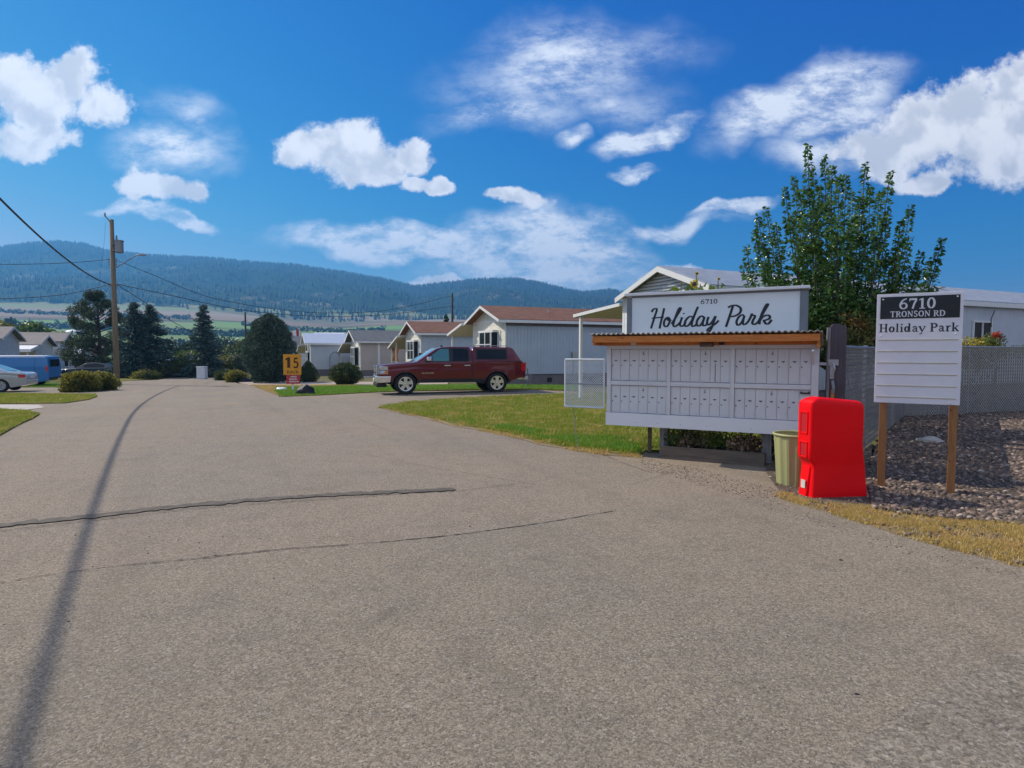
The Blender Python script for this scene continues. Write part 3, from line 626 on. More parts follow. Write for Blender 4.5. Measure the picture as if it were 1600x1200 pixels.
grassy('dry_far_grass', dry_back, 5000, .06, .03, MT['grass_dry'], label='dry yellow grass at the roadside by the orange sign', power=0)
grassy('strip_grass', lawn_l1, 26000, .06, .025, MT['grass'], label='grass strip in front of the silver car', power=0)
grassy('corner_grass', lawn_l2, 22000, .05, .02, MT['grass'], label='grass corner at the left edge of the road', power=0)
grassy('car_side_grass', lawn_l3, 9000, .07, .04, MT['grass_green'], label='grass strip beside the blue van', power=0)
Q = scatter(verge, 70000, 1.2); Q = Q + RNG.normal(0, .035, Q.shape); Q = Q[[MN.fractal(Vector((q[0] * 2.2, q[1] * 2.2, 7)), 1, 2, 3) > -.05 or random.random() < .2 for q in Q]]
kind(blades('dry_grass', Q, .032, .008, MT['grass_dry'], .006), 'stuff', 'dry golden grass between the asphalt and the stone bed', 'grass')
def stones(name, poly, n, s0, s1, m, label, z0=.03, power=1.):
    Q = scatter(poly, n, power); z = gzv(Q) + z0; bm = bmesh.new(); bmesh.ops.create_icosphere(bm, subdivisions=1, radius=1)
    B = np.array([v.co[:] for v in bm.verts]); F = np.array([[v.index for v in f.verts] for f in bm.faces]); bm.free(); k = len(B)
    S_ = (s0 + (s1 - s0) * RNG.random(n) ** 2.6)[:, None, None]; Sh = RNG.uniform(.6, 1.3, (n, 1, 3)) * np.array([1, 1, .62])
    V = B[None] * RNG.uniform(.78, 1.2, (n, k, 1)) * Sh * S_; a = RNG.uniform(0, 6.28, n); ca, sa = np.cos(a)[:, None], np.sin(a)[:, None]
    X = V[..., 0] * ca - V[..., 1] * sa; Yy = V[..., 0] * sa + V[..., 1] * ca; tl = RNG.normal(0, .35, n)[:, None]; Z = V[..., 2] + X * tl
    V = np.stack([X + Q[:, 0:1], Yy + Q[:, 1:2], Z + z[:, None]], -1).reshape(-1, 3)
    F = (F[None] + (np.arange(n) * k)[:, None, None]).reshape(-1, 3); return kind(npmesh(name, V, F, m), 'stuff', label, 'stones')
stones('bed_stones', bed, 30000, .008, .042, MT['rock'], 'brown and grey loose stones covering the bed under the address sign')
stones('dirt_stones', dirt2, 1500, .006, .03, MT['rock'], 'small stones on the dirt round the red barrier', .016, .5)
stones('edge_stones', verge, 900, .006, .025, MT['rock'], 'small stones scattered in the dry grass verge', .02, .5)
crumb = GP([(1000, 714), (1100, 735), (1210, 764), (1260, 800), (1400, 850), (1600, 900), (1600, 905), (1380, 860), (1240, 812), (1130, 770), (1000, 730)])
stones('asphalt_grit', crumb, 1800, .003, .010, MT['rock'], 'loose grit along the asphalt edge', .004, .5)
stones('road_grit', [(-4.5, 2.2), (5.5, 2.2), (9, 6), (4, 9.5), (-9, 12), (-12, 8)], 1300, .0018, .0075, MT['rock'], 'sparse grit and tiny stones lying on the asphalt', .004, 1)
# ------------------------------------------------------------------ forest on the far hills
def forest():
    n = 26000; C = []
    while len(C) < n:
        u = random.uniform(-1.02, .5); Yd = random.choice([random.uniform(1250, 2620), random.uniform(2350, 2620)]) if random.random() > .28 else random.uniform(2560, 2625)
        x = u * Yd; z = zfar(x, Yd); zb = 1.6 + (550 - interp(FIELD, u)) / FPX * 1300
        if z < zb + 7 or (MN.noise(Vector((x / 120, Yd / 200, 9))) > .46 and Yd < 2500): continue
        C.append((x, Yd, z))
    C = np.array(C); h = RNG.uniform(8, 20, n) * np.where(C[:, 1] > 2500, 1.5, 1); r = h * RNG.uniform(.14, .24, n); k = 5; V = np.zeros((n, k + 1, 3))
    a0 = RNG.uniform(0, 6, n)
    for i in range(k):
        V[:, i, 0] = C[:, 0] + r * np.cos(a0 + i * 2 * pi / k); V[:, i, 1] = C[:, 1] + r * np.sin(a0 + i * 2 * pi / k); V[:, i, 2] = C[:, 2] - 1
    V[:, k] = C + np.column_stack([np.zeros(n), np.zeros(n), h]); F = np.array([[i, (i + 1) % k, k] for i in range(k)])
    F = (F[None] + (np.arange(n) * (k + 1))[:, None, None]).reshape(-1, 3)
    kind(npmesh('hillside_forest', V.reshape(-1, 3), F, MT['forest']), 'stuff', 'dark conifer forest covering the far hills', 'forest')
forest()
# haze box round everything
def haze():
    o = MB().box(-3600, 3600, -3600, 3600, -7.5, 500).build('haze', None); m = bpy.data.materials.new('haze_air'); m.use_nodes = True; t = m.node_tree
    t.nodes.remove(t.nodes['Principled BSDF']); v = t.nodes.new('ShaderNodeVolumePrincipled'); v.inputs['Color'].default_value = (.12, .48, 1, 1); v.inputs['Density'].default_value = HAZE; v.inputs['Anisotropy'].default_value = .3
    t.links.new(v.outputs[0], t.nodes['Material Output'].inputs['Volume']); o.data.materials.append(m); kind(o, 'stuff', 'pale blue haze in the air over the valley', 'haze')
HAZE = .00028
haze()
def lerp_tab(tab):
    def f(x):
        if x <= tab[0][0]: return tab[0][1]
        for (a, b), (c, d) in zip(tab, tab[1:]):
            if x <= c: return b + (d - b) * (x - a) / (c - a) if c > a else d
        return tab[-1][1]
    return f
# ------------------------------------------------------------------ mailbox kiosk
KA = rad(-27.7); KO = Vector((1.51, 9.45, 0))
def kiosk():
    root = thing('mailbox_kiosk', 'white bank of community mailboxes with a corrugated roof and name board on grey posts', 'mailboxes', KO, KA)
    fr = MB()   # frame: local x along the face, y into the back
    fr.box(-.03, 2.93, .06, .5, .47, 1.70)
    frame = fr.build('cabinet', MT['cab'], root)
    fm = MB()
    for a, b in ((-.03, .035), (.905, .958), (1.808, 1.862), (2.842, 2.93)): fm.box(a, b, .0, .058, .66, 1.645)
    fm.box(-.03, 2.93, -.004, .058, 1.647, 1.70); fm.box(.037, .903, .004, .058, 1.09, 1.155); fm.box(.96, 1.806, .004, .058, 1.09, 1.155); fm.box(1.864, 2.84, .004, .058, 1.09, 1.155)
    fm.build('face_frame', MT['cab'], root, bevel=.003)
    ap = MB().box(-.04, 2.94, -.012, .058, .46, .657).build('apron_board', MT['white'], root, bevel=.004)
    for x in (.45, .78, 1.12, 1.5, 2.1): MB().lathe([(.001, -.017), (.006, -.016), (.006, -.011)], (x, 0, .52 + .03 * (x % .2)), 'Y', 8).build('screw', MT['grey_steel'], ap)
    mods = ((.037, .903, 6), (.96, 1.806, 6), (1.864, 2.84, 7)); di = 0
    dm = MT['cab']
    for zi, (z0, z1) in enumerate(((1.158, 1.643), (.66, 1.087))):
        for (xa, xb, n) in mods:
            w = (xb - xa) / n
            for i in range(n):
                last = (zi == 1 and n == 7 and i == 6)
                x0 = xa + i * w + .0022; x1 = xa + (i + 1) * w - .0022; di += 1; yo = .034 + random.uniform(-.003, .003)
                d = MB().box(x0, x1, yo, .059, z0 + .006, z1 - .006); d.box(x0 + .014, x1 - .014, yo - .004, yo - .0005, z0 + .03, z1 - .16)
                do = d.build('mailbox_door', dm, root)
                cx = (x0 + x1) / 2; zl = z1 - .165
                if last:
                    MB().box(x0 + .008, x1 - .008, yo - .02, yo - .0005, z1 - .055, z1 - .035).box(x0 + .012, x0 + .03, yo - .014, yo - .0005, z1 - .035, z1 - .022).box(x1 - .03, x1 - .012, yo - .014, yo - .0005, z1 - .035, z1 - .022).build('handle', MT['trim'], do)
                else:
                    lw = .034 + random.uniform(-.006, .003)
                    lb = MB().box(cx - lw, cx + lw, yo - .003, yo - .0005, zl - .036, zl + .004).build('number_label', MT['stickr'] if random.random() < .8 else MT['stickw'], do)
                    MB().box(cx - lw * .75, cx + lw * .75, yo - .0055, yo - .0033, zl - .014, zl - .004).box(cx - .009, cx + .009, yo - .0055, yo - .0033, zl - .025, zl - .016).build('number_mark', MT['black'], lb)
                    if i == 3: MB().lathe([(.013, -.006), (.014, -.001)], (cx, yo, z1 - .075), 'Y', 12).box(cx - .006, cx + .006, yo - .006, yo - .001, z1 - .062, z1 - .035).build('arrow_lock', MT['grey_steel'], do)
                if not (zi == 0 and 0 < xa - .9 < .2 and i == 4): MB().lathe([(.0, -.006), (.0085, -.0055), (.0095, -.001)], (x0 + .02, yo, z1 - .25), 'Y', 12, cap=False).build('lock', MT['trim'], do)
                else:
                    stn = MB(); ribbon(stn, [(cx + .002 * cos(k * 2), z1 - .21 - .026 * k) for k in range(11)], lambda q: .013, lambda a, b, c: (a, yo - .0045 - c, b), 0, .0001); stn.build('smoke_stain', MT['stain'], do)
    # posts
    for x0 in (.76, 2.22): MB().box(x0, x0 + .13, .2, .33, 0, .5).build('post', MT['grey_wood'], root, bevel=.005)
    MB().beam((.56, .38, 0), (.56, .38, .48), .05).build('stake', MT['old_wood'], root)
    # beam and roof
    MB().box(-.17, 2.94, -.29, -.25, 1.742, 1.838).build('fascia_beam', MT['cedar'], root, bevel=.004)
    MB().box(-.12, 2.9, -.248, -.03, 1.79, 1.81).box(-.1, 2.88, -.02, .02, 1.703, 1.83).build('underside_board', MT['cedar'], root)
    MB().box(-.17, -.13, -.249, .8, 1.70, 1.80).build('side_rafter', MT['cedar'], root); MB().box(2.90, 2.938, -.249, .8, 1.66, 1.79).build('side_rafter', MT['cedar'], root)
    MB().box(1.40, 1.58, -.16, -.03, 1.675, 1.735).build('under_light', MT['old_wood'], root, bevel=.012); MB().box(1.66, 1.72, -.12, -.03, 1.70, 1.75).build('junction_box', MT['trim'], root)
    for rx_ in (.25, .95, 1.85, 2.5): MB().box(rx_, rx_ + .04, -.247, -.022, 1.745, 1.788).build('rafter', MT['cedar'], root)
    MB().box(.36, .44, -.027, -.0215, 1.706, 1.748).build('paper_tag', MT['stickw'], root)
    vs = []; nx = 300
    for j, (y, z) in enumerate(((-.33, 1.868), (.16, 1.80), (.86, 1.70))):
        for i in range(nx + 1):
            x = -.2 + 3.17 * i / nx; vs.append((x, y, z + .011 * sin(2 * pi * x / .076)))
    k = nx + 1; fs = [(j * k + i, j * k + i + 1, (j + 1) * k + i + 1, (j + 1) * k + i) for j in range(2) for i in range(nx)]
    ro = MB().add(vs, fs).build('roof', MT['corr'], root, smooth=True); sm = ro.modifiers.new('solid', 'SOLIDIFY'); sm.thickness = .008
    MB().beam((2.86, -.25, 1.62), (2.86, -.02, 1.45), .03).build('bracket', MT['white'], root)
    # name board
    b = MB().box(.35, 2.68, .045, .12, 1.88, 2.425).build('name_board', MT['board_white'], root)
    bd = MB().box(.275, .348, .03, .16, 1.80, 2.43).box(2.682, 2.78, .03, .16, 1.80, 2.43).box(.349, 2.681, .035, .16, 2.427, 2.452).build('board_frame', MT['grey_paint'], root)
    MB().box(.25, 2.80, -.03, .2, 2.454, 2.492).build('board_cap', MT['white'], root, bevel=.004)
    # lettering traced on the board's own plane
    d = Vector((cos(KA), sin(KA), 0)); nrm = Vector((-sin(KA), cos(KA), 0)); p0 = KO + nrm * .045
    def pl(px, py):
        r = ray(px, py); c = Vector((0, 0, CAMH)); t = (p0 - c).dot(nrm) / r.dot(nrm); q = c + r * t; return ((q - KO).dot(d), q.z)
    def zc(lst): return smoothline([Vector(pl(1010 + a * .13125, 455 + b * .13125)) for a, b in lst], 7)
    S_ = [[(65, 250), (75, 225), (100, 208), (122, 212), (120, 240), (100, 300), (75, 380), (55, 445)], [(212, 203), (195, 280), (175, 360), (157, 445)], [(65, 325), (110, 318), (160, 312), (207, 308)],
          [(258, 312), (230, 328), (210, 370), (215, 412), (242, 420), (268, 388), (280, 345), (265, 315), (250, 322), (262, 345), (300, 348)], [(300, 390), (345, 320), (390, 248), (410, 210), (400, 198), (380, 225), (350, 300), (325, 375), (322, 408), (340, 420), (372, 402), (400, 372)],
          [(425, 310), (405, 372), (400, 402), (420, 418), (448, 400), (470, 368)], [(438, 268), (455, 264)], [(560, 315), (530, 300), (500, 312), (468, 350), (455, 392), (470, 418), (505, 402), (540, 350), (562, 302)],
          [(615, 185), (590, 240), (560, 320), (540, 385), (548, 415), (575, 412), (606, 382)], [(690, 318), (665, 297), (635, 308), (605, 350), (600, 395), (620, 414), (650, 398), (675, 355), (692, 310)], [(692, 308), (672, 372), (677, 408), (705, 405), (732, 372)],
          [(742, 305), (725, 350), (725, 390), (748, 400), (785, 362), (822, 298)], [(826, 295), (800, 370), (775, 440), (745, 484), (728, 475), (735, 450), (775, 420), (825, 385), (862, 348)],
          [(1030, 178), (1010, 240), (980, 330), (948, 425)], [(972, 195), (1010, 175), (1060, 168), (1105, 185), (1125, 215), (1115, 255), (1075, 285), (1030, 300), (1000, 298)],
          [(1165, 293), (1138, 282), (1100, 308), (1073, 362), (1085, 402), (1115, 393), (1145, 352), (1167, 293)], [(1167, 291), (1150, 360), (1158, 395), (1190, 385), (1225, 340), (1258, 268)],
          [(1255, 265), (1262, 285), (1290, 292), (1288, 315), (1270, 345), (1262, 382), (1285, 395), (1320, 375), (1345, 345)], [(1340, 350), (1385, 268), (1432, 190), (1448, 160), (1435, 155), (1410, 195), (1378, 262), (1355, 330), (1345, 395)],
          [(1350, 350), (1385, 305), (1440, 285), (1470, 300), (1460, 328), (1415, 345), (1400, 350), (1422, 385), (1455, 385), (1492, 340)]]
    lt = MB()
    place = lambda x, z, l: (x, .045 - l, z)
    for i, s in enumerate(S_):
        P = zc(s); ribbon(lt, P, lambda q: (.018 + .016 * abs(q.y)), place, .0015 + .0009 * (i % 5), .0007)
    P = [pl(1010 + a * .13125, 455 + c * .13125) for a, c in ((642, 157), (850, 150), (642, 92))]
    write(lt, '6710', P[0][0], P[0][1] + .004, P[2][1] - P[0][1] - .012, place, width=P[1][0] - P[0][0])
    lt.build('lettering', MT['black'], b)
MT['stain'] = mat('smoke_stain', (.16, .15, .15), .8)
kiosk()
KR = Matrix.Rotation(KA, 4, 'Z')
def KW(x, y, z=0): return KO + KR @ Vector((x, y, z))
# planter with plants
pr = thing('planter_box', 'long low weathered timber planter under the mailboxes', 'planter', KW(.86, -.02), KA)
MB().box(-.02, 1.42, -.02, .025, .0, .19).build('front_board', MT['old_wood'], pr, bevel=.004); MB().box(-.02, 1.42, .42, .46, .0, .17).build('back_board', MT['old_wood'], pr, bevel=.004)
MB().box(-.02, .02, .027, .418, 0, .17).build('end_board', MT['old_wood'], pr); MB().box(1.38, 1.42, .027, .418, 0, .17).build('end_board', MT['old_wood'], pr); MB().box(.022, 1.378, .027, .418, 0, .13).build('soil', MT['dirt'], pr)
def cloud(n, c, r, pw=.5):
    D = RNG.normal(size=(n, 3)); D /= np.linalg.norm(D, axis=1)[:, None]; return np.array(c) + D * (RNG.random(n) ** pw)[:, None] * np.array(r)
def stems(mb, c, r, n, th=.004):
    for _ in range(n):
        e = Vector(c) + Vector((random.uniform(-1, 1) * r[0] * .8, random.uniform(-1, 1) * r[1] * .8, random.uniform(.2, 1) * r[2]))
        b = Vector((c[0] + random.uniform(-.3, .3) * r[0], c[1] + random.uniform(-.3, .3) * r[1], 0)); mb.tube([b, b.lerp(e, .5) + Vector((0, 0, .1 * r[2])), e], [th, th * .8, th * .4], 4)
def plant(name, label, cat, loc, c, r, n, size, m, st=14, th=.004, group=None, asp=.45, extra=None, shell=.5):
    t = thing(name, label, cat, loc, 0, group); s = MB(); stems(s, c, r, st, th); s.build('stem', MT['bark'], t)
    leaves('foliage', cloud(n, c, r, shell), size, m, t, asp=asp)
    for a in (extra or []):
        e_ = leaves(a[0], cloud(a[1], a[2], a[3], .6), a[4], a[5], t, asp=.7)
        if a[1] > 100: e_['kind'] = 'stuff'
    return t
plant('planter_shrub', 'dark leafy plant with withered flowers at the left of the planter', 'plant', KW(1.14, .2, .13), (0, 0, .16), (.34, .2, .2), 1500, .05, MT['leaf_dk'], extra=[('withered_leaves', 420, (.1, -.1, .1), (.26, .14, .17), .045, MT['dry_leaf'])])
plant('planter_shrub', 'withered brown plant at the right end of the planter', 'plant', KW(1.94, .2, .13), (0, 0, .16), (.30, .2, .21), 500, .05, MT['leaf_dk'], extra=[('withered_leaves', 1100, (.04, -.06, .1), (.3, .16, .2), .05, MT['dry_leaf'])])
plant('planter_shrub', 'bright green plant in the middle of the planter', 'plant', KW(1.55, .3, .13), (0, 0, .16), (.3, .14, .17), 700, .05, MT['leaf_gr'])
plant('shrub', 'bright green low shrub on the lawn behind the mailbox posts', 'plant', KW(1.2, .95), (0, 0, .25), (.5, .25, .3), 1500, .05, MT['leaf_gr'])
plant('shrub', 'low dark shrub behind the olive rubbish bin', 'plant', KW(2.5, .75), (0, 0, .22), (.42, .3, .34), 1800, .05, MT['leaf_dk'], extra=[('withered_leaves', 700, (.1, 0, .2), (.4, .3, .34), .05, MT['dry_leaf'])])
# ------------------------------------------------------------------ olive bin
g = G(1244, 757)
t = thing('rubbish_bin', 'olive green ribbed plastic rubbish bin half behind the red barrier', 'bin', g + Vector((0, .0, 0)))
n = 56; vs = []; prof = ((.215, 0), (.218, .02), (.258, .585), (.258, .60))
for r, h in prof:
    for k in range(n): q = r * (1 + (.022 if (k // 2) % 2 else -.012) * (0 < h < .59)); vs.append((q * cos(2 * pi * k / n), q * sin(2 * pi * k / n), h))
fs = [(i * n + k, i * n + (k + 1) % n, (i + 1) * n + (k + 1) % n, (i + 1) * n + k) for i in range(3) for k in range(n)]
vs += [(v[0] * .94, v[1] * .94, .08 if i < n else .6) for i, v in enumerate(vs[:n] + vs[-n:])]; o0 = 4 * n
fs += [(3 * n + k, 3 * n + (k + 1) % n, 5 * n + (k + 1) % n, 5 * n + k) for k in range(n)] + [(5 * n + k, 5 * n + (k + 1) % n, 4 * n + (k + 1) % n, 4 * n + k) for k in range(n)] + [tuple(range(4 * n, 5 * n)), tuple(range(n))]
MB().add(vs, fs).build('body', MT['olive'], t); MB().lathe([(.255, .596), (.276, .60), (.279, .616), (.266, .628), (.247, .62), (.243, .598), (.255, .596)], n=48, cap=False).build('rim', MT['olive'], t, smooth=True)
# ------------------------------------------------------------------ red barrier
p = G(1269, 780); q = G(1355, 777); ang = atan2(q.y - p.y, q.x - p.x)
t = thing('traffic_barrier', 'bright red plastic water-filled road barrier standing on its end beside the address sign', 'barrier', p, ang)
Wd = (q - p).length; H = 1.10
lx = lerp_tab([(0, -.012), (.05, -.004), (.33, .022), (.38, .015), (.43, -.022), (.48, -.03), (1.0, -.03), (1.06, -.022), (1.095, .02), (1.112, .075)])
rx = lerp_tab([(0, Wd), (.05, Wd + .004), (.2, Wd - .005), (.34, Wd - .012), (.40, Wd - .022), (.46, Wd - .034), (.55, Wd - .046), (.62, Wd - .056), (.70, Wd - .05), (1.0, Wd - .052), (1.07, Wd - .056), (1.098, Wd - .066), (1.112, Wd - .088)])
fy = lerp_tab([(0, -.012), (.08, -.008), (.22, .006), (.36, .014), (.46, .010), (.62, .002), (.95, .0), (1.06, .002), (1.095, .018), (1.112, .05)])
V = []; nz = 60; q_ = 9
for i in range(nz + 1):
    z = 1.112 * i / nz; x0, x1, y0, y1 = lx(z), rx(z), fy(z), .26 - max(0, z - 1.06) * 1.2; r = .035; row = []
    for (cx, cy, a0) in ((x0 + r, y0 + r, pi), (x1 - r, y0 + r, 1.5 * pi), (x1 - r, y1 - r, 0), (x0 + r, y1 - r, .5 * pi)):
        row += [(cx + r * cos(a0 + k / q_ * pi / 2), cy + r * sin(a0 + k / q_ * pi / 2), z - (.07 * max(0, (cx - x0) / Wd) if z > .9 else 0) * (z - .9) / .212) for k in range(q_ + 1)]
    V += row
k_ = len(V) // (nz + 1); F = [(i * k_ + j, i * k_ + (j + 1) % k_, (i + 1) * k_ + (j + 1) % k_, (i + 1) * k_ + j) for i in range(nz) for j in range(k_)] + [tuple(range(k_))[::-1], tuple(range(nz * k_, (nz + 1) * k_))]
MB().add(V, F).build('body', MT['red'], t, smooth='angle')
# lower foot flares to the left, ribs and hand slots on the narrow side
MB().prism([(-.035, 0), (.014, 0), (.022, .33), (.012, .35)], .07, .19).build('foot_rib', MT['red'], t, bevel=.01)
e = MB()
for z0, z1 in ((.72, .93), (.46, .60)):
    e.box(-.040, -.028, .06, .08, z0 - .02, z1 + .02).box(-.040, -.028, .18, .20, z0 - .02, z1 + .02).box(-.040, -.028, .0805, .1795, z1 + .0, z1 + .02).box(-.040, -.028, .0805, .1795, z0 - .02, z0)
e.build('slot_rim', MT['red'], t, bevel=.005)
e = MB()
for z0, z1 in ((.725, .925), (.465, .595)): e.box(-.0335, -.0305, .081, .179, z0, z1)
e.build('slot_shade_plate', MT['red_shade'], t)  # thin raised plates, the shade inside the slots put into a darker red
MB().box(-.0325, -.0245, .09, .16, .10, .19).build('sticker', MT['stickw'], t)
# ------------------------------------------------------------------ address sign
p1 = G(1376, 764); p2 = G(1485, 775); dv = (p2 - p1); dv.z = 0; AN = atan2(dv.y, dv.x)
t = thing('address_sign', 'white and black address board on two cedar posts in the stone bed', 'sign', p1, AN)
PW = dv.length
for k, x in enumerate((0, PW)): MB().box(x - .038, x + .038, -.0, .075, 0, 1.1).build('post', MT['cedar_post'], t, bevel=.004)
x0, x1, zb, zt = -.095, PW + .05, 1.015, 2.262
bo = MB().box(x0, x1, -.022, -.002, zb, zt).build('board', MT['signwhite'], t, bevel=.003)
w = x1 - x0; hh = zt - zb
MB().box(x0 + .035, x1 - .03, -.0265, -.0235, zt - .272 * 1.0 - .012, zt - .034).build('black_panel', MT['blackpanel'], bo)
pl1 = lambda a, b, l: (a, -.0265 - l, b); pl2 = lambda a, b, l: (a, -.022 - l, b)
m1 = MB(); write(m1, '6710', x0 + .262 * w, zt - .178, .122, pl1, width=.435 * w); write(m1, 'TRONSON RD', x0 + .162 * w, zt - .266, .068, pl1, width=.64 * w); m1.build('address_lettering', MT['silver'], bo)
m2 = MB(); write(m2, 'Holiday Park', x0 + .03 * w, zt - .436, .098, pl2, width=.93 * w); m2.build('name_lettering', MT['black'], bo)
gr = MB()
for k in range(6): z = zt - .525 - k * .1305; gr.box(x0 + .02, x1 - .035, -.0285, -.0225, z - .005, z + .004)
gr.build('rail', MT['tan_line'], bo)
sc = MB()
for a, b in ((x0 + .055, zt - .475), (x1 - .06, zt - .465), (x0 + .06, zt - .06), (x1 - .055, zt - .055), (x1 - .09, zb + .02)): sc.lathe([(.001, -.034), (.008, -.033), (.010, -.0235)], (a, 0, b), 'Y', 10)
sc.build('bolt', MT['silver'], bo)
# ------------------------------------------------------------------ timber gate post with latch
g = KW(3.06, .12); t = thing('gate_post', 'dark stained timber gate post with hinge hardware between mailboxes and slatted fence', 'post', g, rad(-22))
post = MB().prism([(0, 0), (.19, 0), (.19, 1.93), (.12, 1.97), (.03, 1.98), (0, 1.93)], 0, .14).build('timber', MT['purple_wood'], t, bevel=.006)
MB().box(-.035, -.002, -.01, .15, 1.35, 1.93).box(-.035, -.002, -.01, .15, .0, 1.345).build('edge_board', MT['grey_wood'], t)
MB().box(-.02, .10, -.016, -.004, 1.42, 1.50).box(.0, .05, -.03, -.004, 1.24, 1.42).tube([(.03, -.03, 1.46), (.055, -.06, 1.38), (.03, -.03, 1.27)], .009, 6).build('hinge', MT['metal'], t)
MB().tube([(.03, -.04, 1.22), (.045, -.06, 1.12), (.04, -.05, 1.05)], .02, 6).build('latch', MT['grey_steel'], t); MB().prism([(-.0, .55), (.05, .55), (.06, 1.05), (.02, 1.10)], -.03, -.005).build('wedge', MT['cedar'], t)
MB().box(-.21, -.036, .05, .075, 1.42, 1.46).box(-.21, -.036, .05, .075, .95, .97).build('tie_rail', MT['pale_metal'], t)
# ------------------------------------------------------------------ chain link gate leaf left of the mailboxes
def link_mesh(mb, x0, x1, z0, z1, p, r, y=0.):
    """diagonal wires as flat ribbons, both ways"""
    W_, H_ = x1 - x0, z1 - z0
    for sgn in (1, -1):
        k = -H_
        while k < W_:
            a = max(0, k); b = min(W_, k + H_)
            if b - a > .005:
                za, zb_ = (a - k, b - k) if sgn > 0 else (H_ - (a - k), H_ - (b - k))
                dx, dz = (b - a), (zb_ - za); l = hypot(dx, dz); nx, nz = -dz / l * r, dx / l * r; yy = y - .002 * sgn
                mb.add([(x0 + a + nx, yy, z0 + za + nz), (x0 + a - nx, yy, z0 + za - nz), (x0 + b - nx, yy, z0 + zb_ - nz), (x0 + b + nx, yy, z0 + zb_ + nz)], [(0, 1, 2, 3)])
            k += p
g = KW(-.74, .02); t = thing('gate_leaf', 'small white framed chain link gate leaf beside the left end of the mailboxes', 'gate', g, KA)
f = MB()
for a, b in (((0, 0, .72), (0, 0, 1.48)), ((.66, 0, .72), (.66, 0, 1.48)), ((0, 0, .72), (.66, 0, .72)), ((0, 0, 1.48), (.66, 0, 1.48))): f.tube([a, b], .017, 8)
f.build('frame', MT['pale_metal'], t, smooth='angle'); MB().tube([(0, .01, 1.09), (.66, .01, 1.09)], .015, 8).build('middle_rail', MT['grey_steel'], t)
f = MB(); link_mesh(f, .012, .648, .735, 1.465, .038, .0042); f.build('mesh', MT['pale_metal'], t)
MB().tube([(.14, .0, .71), (.2, -.02, .25), (.24, -.03, 0)], .006, 6).build('prop_rod', MT['grey_steel'], t)
# ------------------------------------------------------------------ slatted fences
def slat_fence(a, b, h, name, label):
    d = b - a; Ln = d.length; t = thing(name, label, 'fence', a, atan2(d.y, d.x), 'grey slatted chain link fence'); k = int(Ln / 2.4) + 1
    f = MB(); sl = .088; x = 0
    while x < Ln:
        f.add([(x, 0, .03), (x + sl * .74, 0, .03), (x + sl * .74, 0, h), (x, 0, h)], [(0, 1, 2, 3)]); x += sl
    f.build('slats', MT['slat'], t)
    f = MB(); link_mesh(f, 0, Ln, .03, h, .088, .0062, -.006); f.build('wire_mesh', MT['wire'], t)
    MB().tube([(0, -.0, h + .01), (Ln, 0, h + .01)], .02, 8).build('top_rail', MT['metal'], t)
    for i in range(k + 1): MB().tube([(Ln * i / k, .035, 0), (Ln * i / k, .035, h + .05)], .03, 8).build('fence_post', MT['metal'], t)
FC = G(1412, 652); FE = G(1600, 643.5); FE = FE + (FE - FC) * 1.6; FE.z = 0
FS = KW(3.24, .36); slat_fence(FS, FC, 1.66, 'slatted_fence', 'short run of grey slatted chain link fence behind the dark gate post'); slat_fence(FC, FE, 1.72, 'slatted_fence', 'long run of grey slatted chain link fence behind the address sign')
